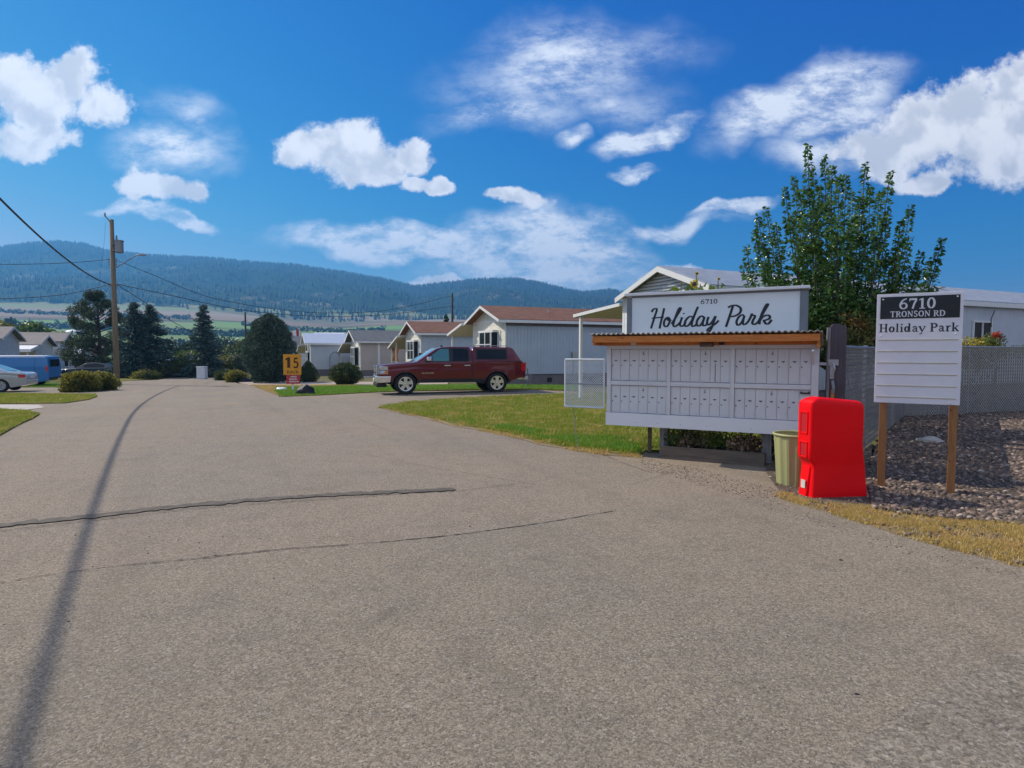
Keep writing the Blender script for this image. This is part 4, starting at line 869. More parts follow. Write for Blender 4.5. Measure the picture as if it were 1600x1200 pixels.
# ------------------------------------------------------------------ trees
def fruit_tree():
    Y0 = 12.6; base = Vector((AT(1306, 560, Y0).x, Y0, 0)); t = thing('fruit_tree', 'tall leafy fruit tree with many upright shoots behind the mailboxes', 'tree', base)
    tr = MB(); tr.tube([(0, 0, 0), (.03, .02, .7), (0, 0, 1.3)], [.13, .10, .09], 10); C = []; Nn = []
    tips = [(1262, 228), (1288, 245), (1352, 255), (1392, 270), (1240, 276), (1312, 276), (1424, 322), (1473, 372), (1226, 292), (1196, 326), (1184, 336), (1166, 385), (1160, 414), (1332, 300), (1374, 300), (1408, 345), (1440, 395), (1270, 262), (1300, 262), (1322, 275),
            (1178, 360), (1250, 300), (1212, 350), (1360, 290), (1345, 310), (1420, 380), (1452, 410), (1280, 290), (1388, 330), (1236, 340), (1200, 390), (1430, 430), (1270, 330), (1330, 340), (1300, 330), (1402, 400), (1250, 380)]
    for (px, py) in tips:
        dy = random.uniform(-1.1, 1.1); tip = AT(px, py, Y0 + dy) - base
        bx = (px - 1310) * random.uniform(.45, .7) + 1310; rt = AT(bx, random.uniform(500, 545), Y0 + dy * .5) - base
        if py > 370: rt = AT((px - 1310) * .75 + 1310, 520, Y0 + dy * .5) - base
        mid = rt.lerp(tip, .5) + Vector(((rt.x - tip.x) * -.12, 0, .05)); P = smoothline([rt, mid, tip], 10)
        tr.tube(P, [.015 * (1 - .8 * i / len(P)) + .0015 for i in range(len(P))], 5)
        tr.tube([Vector((0, 0, 1.15)), Vector((0, 0, 1.3)).lerp(rt, .5) + Vector((0, 0, -.05)), rt], [.06, .035, .015], 6)
        Lg = (tip - rt).length; nl = int(Lg / .0095)
        for k in range(nl):
            f = k / nl; ii = f * (len(P) - 1); i0 = int(ii); q = P[i0].lerp(P[min(i0 + 1, len(P) - 1)], ii - i0)
            sp = .045 + (.19 if py < 330 else .15) * (1 - f) ** 1.1 * random.uniform(.3, 1.3)
            a = random.uniform(0, 2 * pi); C.append(q + Vector((cos(a) * sp, sin(a) * sp, random.uniform(-.05, .05)))); Nn.append((cos(a), sin(a), -.15 if random.random() < .6 else .5))
        for s in range(int(Lg * 4.5)):   # short side spurs
            f = random.uniform(0, .75); q = P[int(f * (len(P) - 1))]; a = random.uniform(0, 2 * pi); Ls = random.uniform(.2, .5) * (1.1 - f)
            e = q + Vector((cos(a) * Ls * .7, sin(a) * Ls * .7, Ls)); tr.tube([q, e], [.007, .003], 4)
            for k in range(16): u = random.random(); a2 = random.uniform(0, 6.3); C.append(q.lerp(e, u) + Vector((cos(a2), sin(a2), random.uniform(-.5, .5))) * .07); Nn.append((cos(a2), sin(a2), 0))
    tr.build('trunk', MT['bark'], t, smooth=True)
    for (px, py, rx, rz, n) in ((1240, 500, .62, .5, 1300), (1310, 490, .75, .6, 1700), (1370, 485, .8, .55, 1500), (1310, 535, .9, .45, 1800), (1205, 460, .4, .35, 450), (1405, 495, .5, .5, 900), (1350, 530, .7, .4, 1300)):
        c = AT(px, py, Y0) - base; Q = cloud(n, c, (rx, .9, rz), .42)
        k = np.array([MN.noise(Vector(q) * 2.1) for q in Q]) > -.16; Q = Q[k]; C += [Vector(q) for q in Q]; Nn += [tuple(RNG.normal(size=3)) for _ in range(len(Q))]
    leaves('crown', np.array([tuple(c) for c in C]), .098, MT['leaf'], t, N=np.array(Nn), spread=.45, asp=.5, drop=.25)
fruit_tree()
b = AT(1345, 560, 11.6); t = plant('bush', 'yellow-green bush with reddish leaves spilling over the fence behind the gate post', 'bush', Vector((b.x, 11.9, 0)), (0, 0, 1.75), (.62, .4, .68), 3000, .07, MT['leaf_bush'], 12, .012, shell=.5)
# ------------------------------------------------------------------ sunflowers behind the board
def sunflower(px, py, Y, label, r=.07):
    p = AT(px, py, Y); t = thing('sunflower', label, 'flower', Vector((p.x, Y, 0)), 0, 'sunflowers above the name board'); h = p.z
    MB().tube([(.1, .05, 0), (.03, 0, h * .6), (0, 0, h)], [.012, .01, .007], 6).build('stem', MT['leaf_gr'], t)
    leaves('leaf', np.array([[random.uniform(-.12, .12), random.uniform(-.1, .1), h - random.uniform(.08, .5)] for _ in range(16)]), .13, MT['leaf_gr'], t, asp=.7)
    if r:
        C = np.array([[cos(a) * r * .75, -.03, h + sin(a) * r * .75] for a in np.linspace(0, 6.1, 20)]); leaves('petals', C, r * .7, MT['petal_y'], t, N=np.array([[cos(a) * 3, -.3, sin(a) * 3] for a in np.linspace(0, 6.1, 20)]), asp=.5)
        MB().lathe([(.001, -.05), (r * .45, -.045), (r * .5, -.02)], (0, 0, h), 'Y', 14).build('seed_disc', MT['bark'], t)
sunflower(1084, 444, 9.7, 'large orange-yellow sunflower above the name board'); sunflower(1088, 428, 9.8, 'small sunflower bud rising highest above the name board', .035)
sunflower(1122, 436, 9.5, 'leafy sunflower stem with pale top right of the open sunflower', .03); sunflower(1064, 443, 9.8, 'thin sunflower stem left of the open sunflower', .02); sunflower(1047, 451, 9.8, 'short sunflower leaf tip at the left above the name board', 0)
# ------------------------------------------------------------------ homes
HA = rad(25)
def window(t, x, y, z, w, h, face='Y', name='window', glass='winglass', bars=1, trim='bay', sash=True):
    """frame on the wall plane; face Y: in the x-z plane looking to -y; face X: in the y-z plane looking to -x"""
    def bx(mb, a0, a1, d0, d1, z0, z1):
        if face == 'Y': mb.box(a0, a1, y - d1, y - d0, z0, z1)
        elif face == 'X': mb.box(x - d1, x - d0, a0, a1, z0, z1)
        else: mb.box(x + d0, x + d1, a0, a1, z0, z1)
    a = x if face == 'Y' else y; f = MB(); k = .06
    bx(f, a, a + k, .002, .05, z, z + h); bx(f, a + w - k, a + w, .002, .05, z, z + h); bx(f, a + k, a + w - k, .002, .05, z, z + k); bx(f, a + k, a + w - k, .002, .05, z + h - k, z + h)
    for i in range(1, bars + 1): c = a + w * i / (bars + 1); bx(f, c - .025, c + .025, .002, .045, z + k, z + h - k)
    if sash: bx(f, a + k, a + w - k, .003, .03, z + h * .5 - .02, z + h * .5 + .02) if bars == 0 else None
    o = f.build(name, MT[trim], t); g = MB(); bx(g, a + k * .9, a + w - k * .9, .001, .015, z + k * .9, z + h - k * .9); g.build('pane', MT[glass], o); return o
def home(name, label, corner, L_, Wd, H, rise, wallm, gablem, roofm, a=HA, skirt=.55, over=.25, fac='bay', group=None, flip=False, overx=.3):
    """local x: long axis away from the road, y: away from camera; x=0 is the gable end"""
    t = thing(name, label, 'mobile home', corner, a, group)
    MB().box(.05, L_ - .05, .05, Wd - .05, -.4, skirt).build('skirting', MT['skirt'], t)
    MB().box(.002, L_ - .002, 0, .08, skirt, H).box(.002, L_ - .002, Wd - .08, Wd, skirt, H).box(L_ - .08, L_, .082, Wd - .082, skirt, H).build('wall', MT[wallm], t)
    MB().box(-.02, .06, -.012, Wd + .012, skirt, H).prism([(-.0, H), (Wd, H), (Wd / 2, H + rise)], -.02, .06, 'YZ').build('gable_wall', MT[gablem], t); MB().prism([(-.0, H), (Wd, H), (Wd / 2, H + rise)], L_ - .06, L_, 'YZ').build('gable_wall', MT[gablem], t)
    MB().box(-.026, .0, -.03, .06, skirt, H - .02).box(-.026, .0, Wd - .06, Wd + .03, skirt, H - .02).box(-.03, -.021, .0, Wd, H - .04, H + .05).build('corner_trim', MT[fac], t)
    sl = rise / (Wd / 2); r = MB(); th = .09
    for s in (0, 1):
        y0, y1 = (-over, Wd / 2) if s == 0 else (Wd + over, Wd / 2); z0 = H - sl * over + .03; z1 = H + rise + .03
        r.add([(-overx, y0, z0), (L_ + .2, y0, z0), (L_ + .2, y1, z1), (-overx, y1, z1), (-overx, y0, z0 + th), (L_ + .2, y0, z0 + th), (L_ + .2, y1, z1 + th), (-overx, y1, z1 + th)],
              [(0, 1, 2, 3), (7, 6, 5, 4), (0, 4, 5, 1), (1, 5, 6, 2), (2, 6, 7, 3), (3, 7, 4, 0)])
    ro = r.build('roof', MT[roofm], t)
    fb = MB(); z0 = H - sl * over; z1 = H + rise
    for y0, y1 in ((-over, Wd / 2), (Wd + over, Wd / 2)): fb.add([(-overx - .03, y0, z0 - .05), (-overx - .03, y1, z1 - .05), (-overx - .03, y1, z1 + .09), (-overx - .03, y0, z0 + .09), (-overx - .002, y0, z0 - .05), (-overx - .002, y1, z1 - .05), (-overx - .002, y1, z1 + .09), (-overx - .002, y0, z0 + .09)],
              [(0, 1, 2, 3), (7, 6, 5, 4), (0, 4, 5, 1), (2, 6, 7, 3), (0, 3, 7, 4), (1, 2, 6, 5)])
    fb.box(-overx, L_ + .2, -over - .03, -over - .002, z0 - .06, z0 + .09)
    fb.build('fascia', MT[fac], t); return t, ro
def awning(t, x0, x1, y0, y1, z0, z1, name='awning', m='bay', under='soffit', th=.10, posts=(), ph=None, pm='bay', g0=0):
    """sloping roof slab on the side, from y0 (height z0) to y1 (height z1)"""
    P = [(x0, y0, z0), (x1, y0, z0), (x1, y1, z1), (x0, y1, z1)]; vs = P + [(a, b, c + th) for a, b, c in P]
    aw = MB().add(vs, [(3, 2, 1, 0), (4, 5, 6, 7), (0, 1, 5, 4), (1, 2, 6, 5), (2, 3, 7, 6), (3, 0, 4, 7)]).build(name, MT[m], t)
    MB().add([(x0 + .04, y0, z0 - .012), (x1 - .04, y0, z0 - .012), (x1 - .04, y1 - .04 * (1 if y1 > y0 else -1), z1 - .012), (x0 + .04, y1 - .04 * (1 if y1 > y0 else -1), z1 - .012)], [(0, 1, 2, 3)]).build('soffit', MT[under], aw)
    for (px_, py_) in posts:
        f = (py_ - y0) / (y1 - y0); MB().box(px_ - .045, px_ + .045, py_ - .045, py_ + .045, g0, z0 + (z1 - z0) * f - .015).build('porch_post', MT[pm], t)
    return aw
def bay(t, y0, y1, z0, z1, proj=.35, arch=False):
    """projecting bay window on the gable end (x=0 plane), panes between white mullions"""
    f = MB(); f.box(-proj, -.03, y0, y1, z0 - .12, z0).box(-proj, -.03, y0, y1, z1, z1 + .12)
    pts = [(-.03, y0), (-proj, y0 + .25), (-proj, (y0 + y1) / 2), (-proj, y1 - .25), (-.03, y1)]
    for a, b in pts: f.beam((a, b, z0), (a, b, z1), .07)
    if arch: f.prism([((y0 + y1) / 2 + (y1 - y0) / 2 * cos(k * pi / 12), z1 + .12 + (y1 - y0) / 2 * sin(k * pi / 12)) for k in range(13)], -proj, -.03, 'YZ')
    f.beam((-proj - .01, y0 + .25, (z0 + z1) / 2), (-proj - .01, y1 - .25, (z0 + z1) / 2), .04)
    o = f.build('bay_window', MT['bay'], t); g = MB()
    for (a, b), (c, d) in zip(pts, pts[1:]): g.beam((a, b, (z0 + z1) / 2), (c, d, (z0 + z1) / 2), .012, z1 - z0 - .002)
    if arch: g.prism([((y0 + y1) / 2 + (y1 - y0) / 2 * .75 * cos(k * pi / 12), z1 + .14 + (y1 - y0) / 2 * .75 * sin(k * pi / 12)) for k in range(13)], -proj - .01, -proj - .003, 'YZ')
    g.build('pane', MT['glass'], o)
def lawnz(v): return Vector((v[0], v[1], gz(v[0], v[1])))
# near home behind the mailboxes
t, ro = home('mobile_home', 'near white mobile home with louvred gable behind the mailbox name board', lawnz((4.95, 15.0)), 17.5, 3.72, 3.17, .66, 'sid_pale', 'sid_white', 'roof_pale', overx=.22, over=.12, group='mobile homes on the right of the road')
gv = MB()
for k in range(6): z = 3.26 + k * .085; hw = (1 - (z - 3.17) / .66) * 1.72; gv.box(-.05, -.022, 1.86 - hw, 1.86 + hw, z, z + .02)
gv.build('gable_louvre', MT['grey_paint'], t)
window(t, 10.95, 0, 1.9, 1.08, .72, 'Y', bars=1, glass='trim'); MB().tube([(11.9, -.15, 2.95), (11.45, -.28, 2.66), (11.45, -.3, 2.4)], .015, 5).build('wall_lamp', MT['trim'], t)
window(t, 0, .9, 1.3, 1.6, 1.2, 'X', bars=1)
awning(t, -.15, 7.5, 3.72, 6.45, 2.98, 2.78, 'carport_roof', th=.10, posts=((-.05, 6.1), (2.6, 6.1), (5.4, 6.1)))
MB().box(8.8, 10.2, .8, 2.6, 3.3, 3.62).build('roof_box', MT['soffit'], ro); MB().tube([(11.6, 1.4, 3.5), (11.6, 1.4, 3.82)], .06, 10).box(11.5, 11.75, 1.3, 1.5, 3.82, 3.87).build('roof_vent', MT['metal'], ro)
# second home: blue-grey side, brown shingles
cA = lawnz((-.34, 31.8))
t, ro = home('mobile_home', 'pale blue-grey mobile home with brown shingle roof behind the pickup truck', cA, 16, 4.6, 3.42, .78, 'sid_blue', 'sid_cream', 'shin_brown', over=.28, overx=.5, group='mobile homes on the right of the road')
bay(t, .9, 3.0, 1.5, 2.8); MB().box(-.05, -.022, .55, .8, 1.4, 2.9).box(-.05, -.022, 3.1, 3.35, 1.4, 2.9).build('shutter', MT['sid_grey'], t)
awning(t, -.7, 3.2, 4.85, 7.4, 3.30, 2.72, 'porch_roof', th=.14, posts=((-.4, 7.2), (2.8, 7.2)))
MB().box(7.4, 7.8, 1.2, 1.6, 3.95, 4.06).build('roof_vent', MT['trim'], ro); MB().box(.03, 16, -.05, -.01, 3.12, 3.3).build('eave_band', MT['skirt'], t)
MB().box(4.0, 4.28, -.16, -.015, 1.3, 1.75).box(4.1, 4.18, -.1, -.02, .5, 1.3).build('meter_box', MT['metal'], t); MB().tube([(8.2, -.08, 3.1), (8.2, -.08, .3)], .035, 6).build('downspout', MT['bay'], t)
MB().tube([(3.2, 1.2, 3.7), (3.2, 1.2, 4.15)], .05, 8).build('vent_pipe', MT['metal'], ro)
for k in range(5): MB().box(2.5 + 2.6 * k, 2.8 + 2.6 * k, .035, .048, .1, .35).build('skirting_vent', MT['trim'], t)
cB = lawnz((-6.9, 45.9))
t, ro = home('mobile_home', 'small pale mobile home with reddish-brown roof and lattice porch above the truck bonnet', cB, 15, 4.3, 3.5, .85, 'sid_blue', 'sid_cream', 'shin_brown', over=.28, overx=.5, group='mobile homes on the right of the road')
bay(t, .6, 2.8, 1.5, 2.85); MB().box(-.05, -.022, .2, .5, 1.4, 2.9).build('shutter', MT['sid_grey'], t)
awning(t, -.7, 4, 4.5, 7.8, 3.25, 2.3, 'porch_roof', th=.14, posts=((-.4, 7.5), (-.4, 5.9)))
la = MB(); 
for k in range(-14, 22): 
    for s in (1, -1):
        y0 = 5.0 + k * .16; a, b = (y0, 1.3), (y0 + s * 1.1, 2.4)
        if s < 0: a, b = (y0 + 1.1, 1.3), (y0, 2.4)
        if 4.9 <= min(a[0], b[0]) and max(a[0], b[0]) <= 7.5: la.beam((-.4 - .012 * s, a[0], a[1]), (-.4 - .012 * s, b[0], b[1]), .03, .03)
la.build('lattice', MT['cedar_post'], t)
cC = lawnz((-13.9, 55.5))
t, ro = home('mobile_home', 'beige mobile home with dark grey roof and tall vent pipe beyond the round bush', cC, 15, 4.6, 3.25, .95, 'sid_beige', 'sid_cream', 'shin_grey', over=.3, overx=.6, group='mobile homes on the right of the road')
bay(t, .7, 2.6, 1.0, 2.6, .4, False); MB().tube([(5.0, 1.2, 3.4), (5.0, 1.2, 5.6)], .07, 8).lathe([(.11, 5.6), (.11, 5.75)], (5, 1.2, 0), n=8).build('vent_pipe', MT['metal'], ro)
awning(t, -.8, 4, 4.9, 8.0, 3.0, 2.1, 'porch_roof', th=.14, posts=((-.5, 7.7),)); MB().box(1.6, 1.8, -.04, -.005, -.2, 3.1).box(.1, 15, -.04, -.005, -.3, .0).build('corner_post', MT['bay'], t); MB().box(8.8, 9.3, .6, 1.2, 3.5, 4.1).build('roof_cooler', MT['grey_steel'], ro)
cD = lawnz((-20.6, 62))
t, ro = home('mobile_home', 'pale lilac-grey mobile home with white metal roof and arched window', cD, 12, 3.6, 3.3, .9, 'sid_pale', 'sid_white', 'roof_white', over=.3, overx=.6, group='mobile homes on the right of the road')
bay(t, .6, 2.5, 1.0, 2.3, .25, True); awning(t, -.8, 3.5, 3.9, 6.5, 3.0, 2.2, 'porch_roof', th=.12, posts=((-.5, 6.2),))
MB().tube([(2.4 + .55 * cos(k / 10 * pi), -.06, 1.6 + .75 * sin(k / 10 * pi)) for k in range(11)], .03, 6).tube([(1.85, -.06, 1.6), (1.85, -.06, .2)], .03, 6).tube([(2.95, -.06, 1.6), (2.95, -.06, .2)], .03, 6).build('trellis_arch', MT['grey_steel'], t)
cE = lawnz((-26.3, 73))
t, ro = home('mobile_home', 'far mobile home with white gable and dark roof under the red flag', cE, 10, 4, 3.3, 1.0, 'sid_grey', 'sid_white', 'shin_grey', over=.3, overx=.5, group='mobile homes on the right of the road')
window(t, 0, 1, 1.2, 1.6, 1.2, 'X')
# homes on the left of the road: gable ends look to the right, towards the road
LA = rad(25) + pi
def left_home(label, px, Y, L_, Wd, H, rise, wallm, gablem, roofm, zg=None):
    p = AT(px, 550, Y); p.z = gz(p.x, p.y) if zg is None else zg
    # mirrored frame: x runs away from the road (to the left), y towards the camera
    return home('mobile_home', label, p, L_, Wd, H, rise, wallm, gablem, roofm, a=LA, over=.25, overx=.45, group='mobile homes on the left of the road')
t, ro = left_home('white mobile home with brown roof at the left edge of the photo', 30, 52, 14, 5.5, 3.4, .95, 'sid_white', 'sid_white', 'shin_taupe'); window(t, 0, 1.5, 1.0, 1.7, 1.5, 'X', glass='glass', bars=1); window(t, 2.2, 5.5, 1, 1.2, 1.3, 'Y')
awning(t, .5, 4, 5.75, 8, 2.3, 2.0, 'window_awning', th=.08)
t, ro = left_home('cream mobile home with taupe roof and white awning above the blue van', 82, 66, 14, 6.2, 3.2, .95, 'sid_cream', 'sid_cream', 'shin_taupe'); window(t, 0, 1.2, 1.1, 1.4, 1.5, 'X', bars=1, glass='glass'); window(t, 0, 3.4, 1.1, 1.4, 1.5, 'X', bars=1, glass='glass')
awning(t, -.3, 8, 6.4, 9.2, 2.9, 2.5, 'carport_roof', th=.28, posts=((-.0, 9.0), (3.5, 9.0)))
t, ro = left_home('grey mobile home with tall bay windows beside the yellow posts', 111, 72, 12, 5.2, 3.7, .95, 'sid_grey', 'sid_grey', 'shin_taupe'); bay(t, .8, 3.6, .9, 2.9, .4)
MB().box(-.42, -.035, .8, 3.6, -.2, .75).build('bay_base', MT['sid_white'], t)
t, ro = left_home('dark mobile home with pale metal awning behind the yellow posts', 146, 82, 10, 5.2, 3.3, .9, 'sid_brown', 'sid_grey', 'shin_taupe'); awning(t, 0, 9, 5.4, 8.8, 3.1, 2.1, 'metal_awning', m='roof_white', th=.1, posts=((.2, 8.6),)); window(t, 0, 1.5, 1.2, 1.2, 1.2, 'X', glass='glass')
t, ro = left_home('brown boarded mobile home just left of the utility pole', 168, 92, 8, 4, 3.0, .8, 'sid_brown', 'sid_beige', 'shin_taupe')
# far pale buildings on the fields
def shed(label, px0, px1, py, Y, h, wid, m, cat='shed'):
    a = AT(px0, py, Y); b = AT(px1, py, Y); t = thing('long_shed', label, cat, (a.x, Y, zfar(a.x, Y) - 1)); L_ = b.x - a.x; z = a.z - t.location.z
    MB().box(0, L_, 0, wid, 0, z - h * .35).build('wall', MT['sid_pale'], t); MB().prism([(-.5 - 0, z - h * .35), (wid + .5, z - h * .35), (wid / 2, z)], -.5, L_ + .5, 'YZ').build('roof', MT[m], t)
shed('long white roofed shed far out on the fields', 484, 531, 519, 420, 9, 22, 'white'); shed('second long pale shed in front of the white one', 472, 520, 525, 360, 6, 14, 'roof_pale'); shed('low grey roofed hall beyond the end of the road', 336, 378, 555, 120, 2.2, 8, 'roof_pale')
shed('pale barn behind the spruce at the end of the road', 258, 284, 556, 105, 2.6, 8, 'roof_white')
p = AT(117, 517, 600); t = thing('storage_mound', 'white covered dome far out on the green field', 'dome', (p.x, 600, zfar(p.x, 600))); zz = max(4, p.z - t.location.z)
MB().lathe([(9.5, -1), (9, zz * .35), (7.5, zz * .62), (5, zz * .85), (2.5, zz * .96), (.1, zz)], n=20).build('cover', MT['white'], t, smooth=True)
# ------------------------------------------------------------------ conifers and shrubs
def conifer(name, label, base, h, r, nb, size, m, group=None, dens=60, top=.0, droop=.25, low=.04, dbl=None, blunt=1.):
    t = thing(name, label, 'tree', base, 0, group); tr = MB().tube([(0, 0, -.2), (0, 0, h * .5), (0, 0, h * .97)], [h * .022, h * .014, .02], 8); C = []; D = []
    for i in range(nb):
        f = (i + random.random()) / nb; z = h * (low + (.98 - low) * f); rr = r * ((1 - f) ** blunt) * random.uniform(.68, 1.12) + .05; a = random.uniform(0, 2 * pi)
        rise = (.35 * f - droop * (1 - f)) * rr
        e = Vector((cos(a) * rr, sin(a) * rr, z + rise)); o0 = Vector((0, 0, z)); tr.tube([o0, o0.lerp(e, .5) + Vector((0, 0, -.04 * rr)), e], [h * .004, h * .003, .004], 4)
        k = max(6, int(dens * (rr / r + .12)))
        for j in range(k):
            s = random.random() ** .6; q = o0.lerp(e, s); w = .16 * rr * (1.15 - s) + .05 * r
            C.append((q.x + random.gauss(0, w), q.y + random.gauss(0, w), q.z - abs(random.gauss(0, .05 * r)) + .02)); D.append((cos(a) * 1.4, sin(a) * 1.4, -.1 + .6 * (s > .9)))
    tr.build('trunk', MT['bark'], t); leaves('crown', np.array(C), size, MT[m], t, N=np.array(D), spread=.5, asp=.3); return t
def gp(px, py): p = G(px, py); return Vector((p.x, p.y, p.z - .05))
conifer('spruce_tree', 'slim dark spruce with a pointed top at the end of the road', gp(320, 589.5), 6.9, 2.3, 150, .34, 'needle', dens=60)
conifer('spruce_tree', 'broad dark blue spruce right of the utility pole', gp(236, 590), 6.9, 2.9, 190, .34, 'needle', dens=60, blunt=.85)
conifer('spruce_tree', 'dark spruce with a second leader directly behind the utility pole', gp(213, 590.5), 7.1, 2.6, 170, .34, 'needle', dens=60, blunt=.85)
def pine():
    b = gp(156, 589); t = thing('pine_tree', 'loose round-topped pine left behind the utility pole', 'tree', b); h = 8.2; tr = MB().tube([(0, 0, -.2), (.1, 0, h * .5), (0, 0, h * .9)], [.22, .15, .05], 8); C = []; D = []
    for i in range(125):
        f = random.uniform(.12, 1); prof = 2.9 * (1 - abs((f - .38) / .66) ** 2.2) ; rr = max(.3, prof) * random.uniform(.5, 1.05); a = random.uniform(0, 2 * pi)
        e = Vector((cos(a) * rr, sin(a) * rr, h * f + .1 * rr)); o0 = Vector((0, 0, h * f * .86)); tr.tube([o0, o0.lerp(e, .5), e], [.05, .03, .01], 4)
        for j in range(190): d = RNG.normal(size=3); d /= np.linalg.norm(d); q = np.array(e) * 1. + d * .52 * np.array((1, 1, .8)) * RNG.random() ** .4; C.append(q); D.append(d)
    tr.build('trunk', MT['bark'], t); leaves('crown', np.array(C), .22, MT['needle2'], t, N=np.array(D), spread=.5, asp=.3)
pine()
def shaped(name, label, cat, base, prof, n, size, m, lump=.12, core=True, stem=True, group=None, asp=.35, sq=1.):
    """dense clipped shape: prof list of (radius, height); leaves in the outer layer, dark twigs inside"""
    t = thing(name, label, cat, base, 0, group); H = prof[-1][1]; C = []; D = []
    def R(z): 
        for (r0, z0), (r1, z1) in zip(prof, prof[1:]):
            if z <= z1: return r0 + (r1 - r0) * (z - z0) / (z1 - z0 + 1e-6)
        return prof[-1][0]
    rm = max(p[0] for p in prof)
    for i in range(n):
        z = random.uniform(prof[0][1], H)
        if random.random() > (R(z) + .25 * rm) / rm: z = random.uniform(prof[0][1], H)
        a = random.uniform(0, 2 * pi); nz = MN.noise(Vector((cos(a) * 2.2, sin(a) * 2.2, z * 2.2 / rm + 5))) ; n2 = MN.noise(Vector((cos(a) * 7, sin(a) * 7, z * 7 / rm + 9))); r = R(z) * (1 + lump * nz * 1.6 + lump * .9 * n2) * (1 - .25 * random.random() ** 2) * (1 + (.22 * random.random() if random.random() < .05 else 0)); z += lump * .5 * rm * n2
        C.append((cos(a) * r, sin(a) * r * sq, z + random.gauss(0, .02))); D.append((cos(a), sin(a), .5))
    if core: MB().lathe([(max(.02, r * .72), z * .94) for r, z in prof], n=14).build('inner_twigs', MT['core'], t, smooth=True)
    if stem: MB().tube([(0, 0, -.1), (0, 0, prof[0][1] + .3)], .06 * rm, 6).build('trunk', MT['bark'], t)
    leaves('foliage', np.array(C), size, MT[m], t, N=np.array(D), spread=.55, asp=asp); return t
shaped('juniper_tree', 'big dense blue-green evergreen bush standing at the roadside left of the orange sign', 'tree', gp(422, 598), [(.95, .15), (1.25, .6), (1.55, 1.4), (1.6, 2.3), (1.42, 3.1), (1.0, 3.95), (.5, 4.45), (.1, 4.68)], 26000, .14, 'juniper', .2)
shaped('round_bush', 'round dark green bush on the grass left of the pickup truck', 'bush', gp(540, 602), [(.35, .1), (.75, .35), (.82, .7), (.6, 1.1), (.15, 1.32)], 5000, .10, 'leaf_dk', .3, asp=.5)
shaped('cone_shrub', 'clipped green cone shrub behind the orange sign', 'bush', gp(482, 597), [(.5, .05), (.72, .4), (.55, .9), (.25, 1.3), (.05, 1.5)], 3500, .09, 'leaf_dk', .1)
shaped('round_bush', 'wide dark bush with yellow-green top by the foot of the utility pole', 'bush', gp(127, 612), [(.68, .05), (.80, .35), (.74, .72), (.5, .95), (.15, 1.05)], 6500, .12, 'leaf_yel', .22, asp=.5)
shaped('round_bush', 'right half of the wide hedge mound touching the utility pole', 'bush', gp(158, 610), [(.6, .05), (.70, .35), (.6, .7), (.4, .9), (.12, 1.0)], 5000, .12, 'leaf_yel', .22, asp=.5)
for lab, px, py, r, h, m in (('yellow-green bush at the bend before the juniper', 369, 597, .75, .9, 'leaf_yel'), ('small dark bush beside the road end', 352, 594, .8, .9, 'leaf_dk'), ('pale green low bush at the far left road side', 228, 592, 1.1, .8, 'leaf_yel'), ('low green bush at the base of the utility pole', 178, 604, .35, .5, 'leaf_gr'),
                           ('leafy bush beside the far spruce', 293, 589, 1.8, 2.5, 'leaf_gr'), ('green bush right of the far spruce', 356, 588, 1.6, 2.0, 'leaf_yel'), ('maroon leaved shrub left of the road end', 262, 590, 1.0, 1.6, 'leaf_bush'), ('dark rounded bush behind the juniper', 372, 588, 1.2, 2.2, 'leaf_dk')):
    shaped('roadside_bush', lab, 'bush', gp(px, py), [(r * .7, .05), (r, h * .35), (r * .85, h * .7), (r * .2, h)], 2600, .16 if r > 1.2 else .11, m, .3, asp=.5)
def far_tree(label, px, py_top, Y, w, m='fartree', n=1500, grp='trees scattered along the far valley'):
    p = AT(px, py_top, Y); zg = zfar(p.x, Y); h = max(3, p.z - zg); t = thing('broadleaf_tree', label, 'tree', (p.x, Y, zg), 0, grp); r = w / FPX * Y / 2
    MB().tube([(0, 0, -.2), (0, 0, h * .6)], [h * .035, h * .02], 6).build('trunk', MT['bark'], t); C = []
    for k in range(9): c = (random.gauss(0, r * .42), random.gauss(0, r * .4), h * random.uniform(.35, .78)); C.append(cloud(n // 9, c, (r * .55, r * .55, h * .26), .45))
    leaves('crown', np.concatenate(C), h * .085, MT[m], t, asp=.6)
far_tree('spreading green tree behind the left mobile homes', 66, 501, 105, 62, 'leaf_gr', 3600, None); far_tree('small yellow-green tree behind the roof at the left edge', 8, 502, 100, 26, 'leaf_yel', 1200, None)
for i, (px, py, Y, w, m, lb) in enumerate(((284, 526, 95, 40, 'fartree', 'blue-green tree left of the far spruce'), (350, 538, 90, 46, 'fargreen', 'bright green tree right of the far spruce'), (352, 525, 150, 44, 'fartree', 'hazy tree behind the far spruce'), (378, 532, 85, 26, 'fargreen', 'yellowish tree behind the big juniper'),
        (462, 530, 85, 36, 'fartree', 'dark tree behind the red flag'), (300, 545, 80, 40, 'fargreen', 'light green tree beside the white shed'), (262, 540, 130, 30, 'fartree', 'pale hazy tree between the two spruces'), (382, 545, 110, 24, 'fartree', 'dark columnar tree by the far dark pole'),
        (694, 492, 70, 14, 'fartree', 'small dark tree top left of the brown roofed home'), (14, 488, 420, 26, 'fartree', 'hazy round tree on the field at the left edge'), (290, 530, 260, 60, 'fartree', 'wide hazy tree group beyond the road end'), (240, 535, 200, 40, 'fartree', 'hazy tree behind the blue spruce'))):
    far_tree(lb, px, py, Y, w, m)
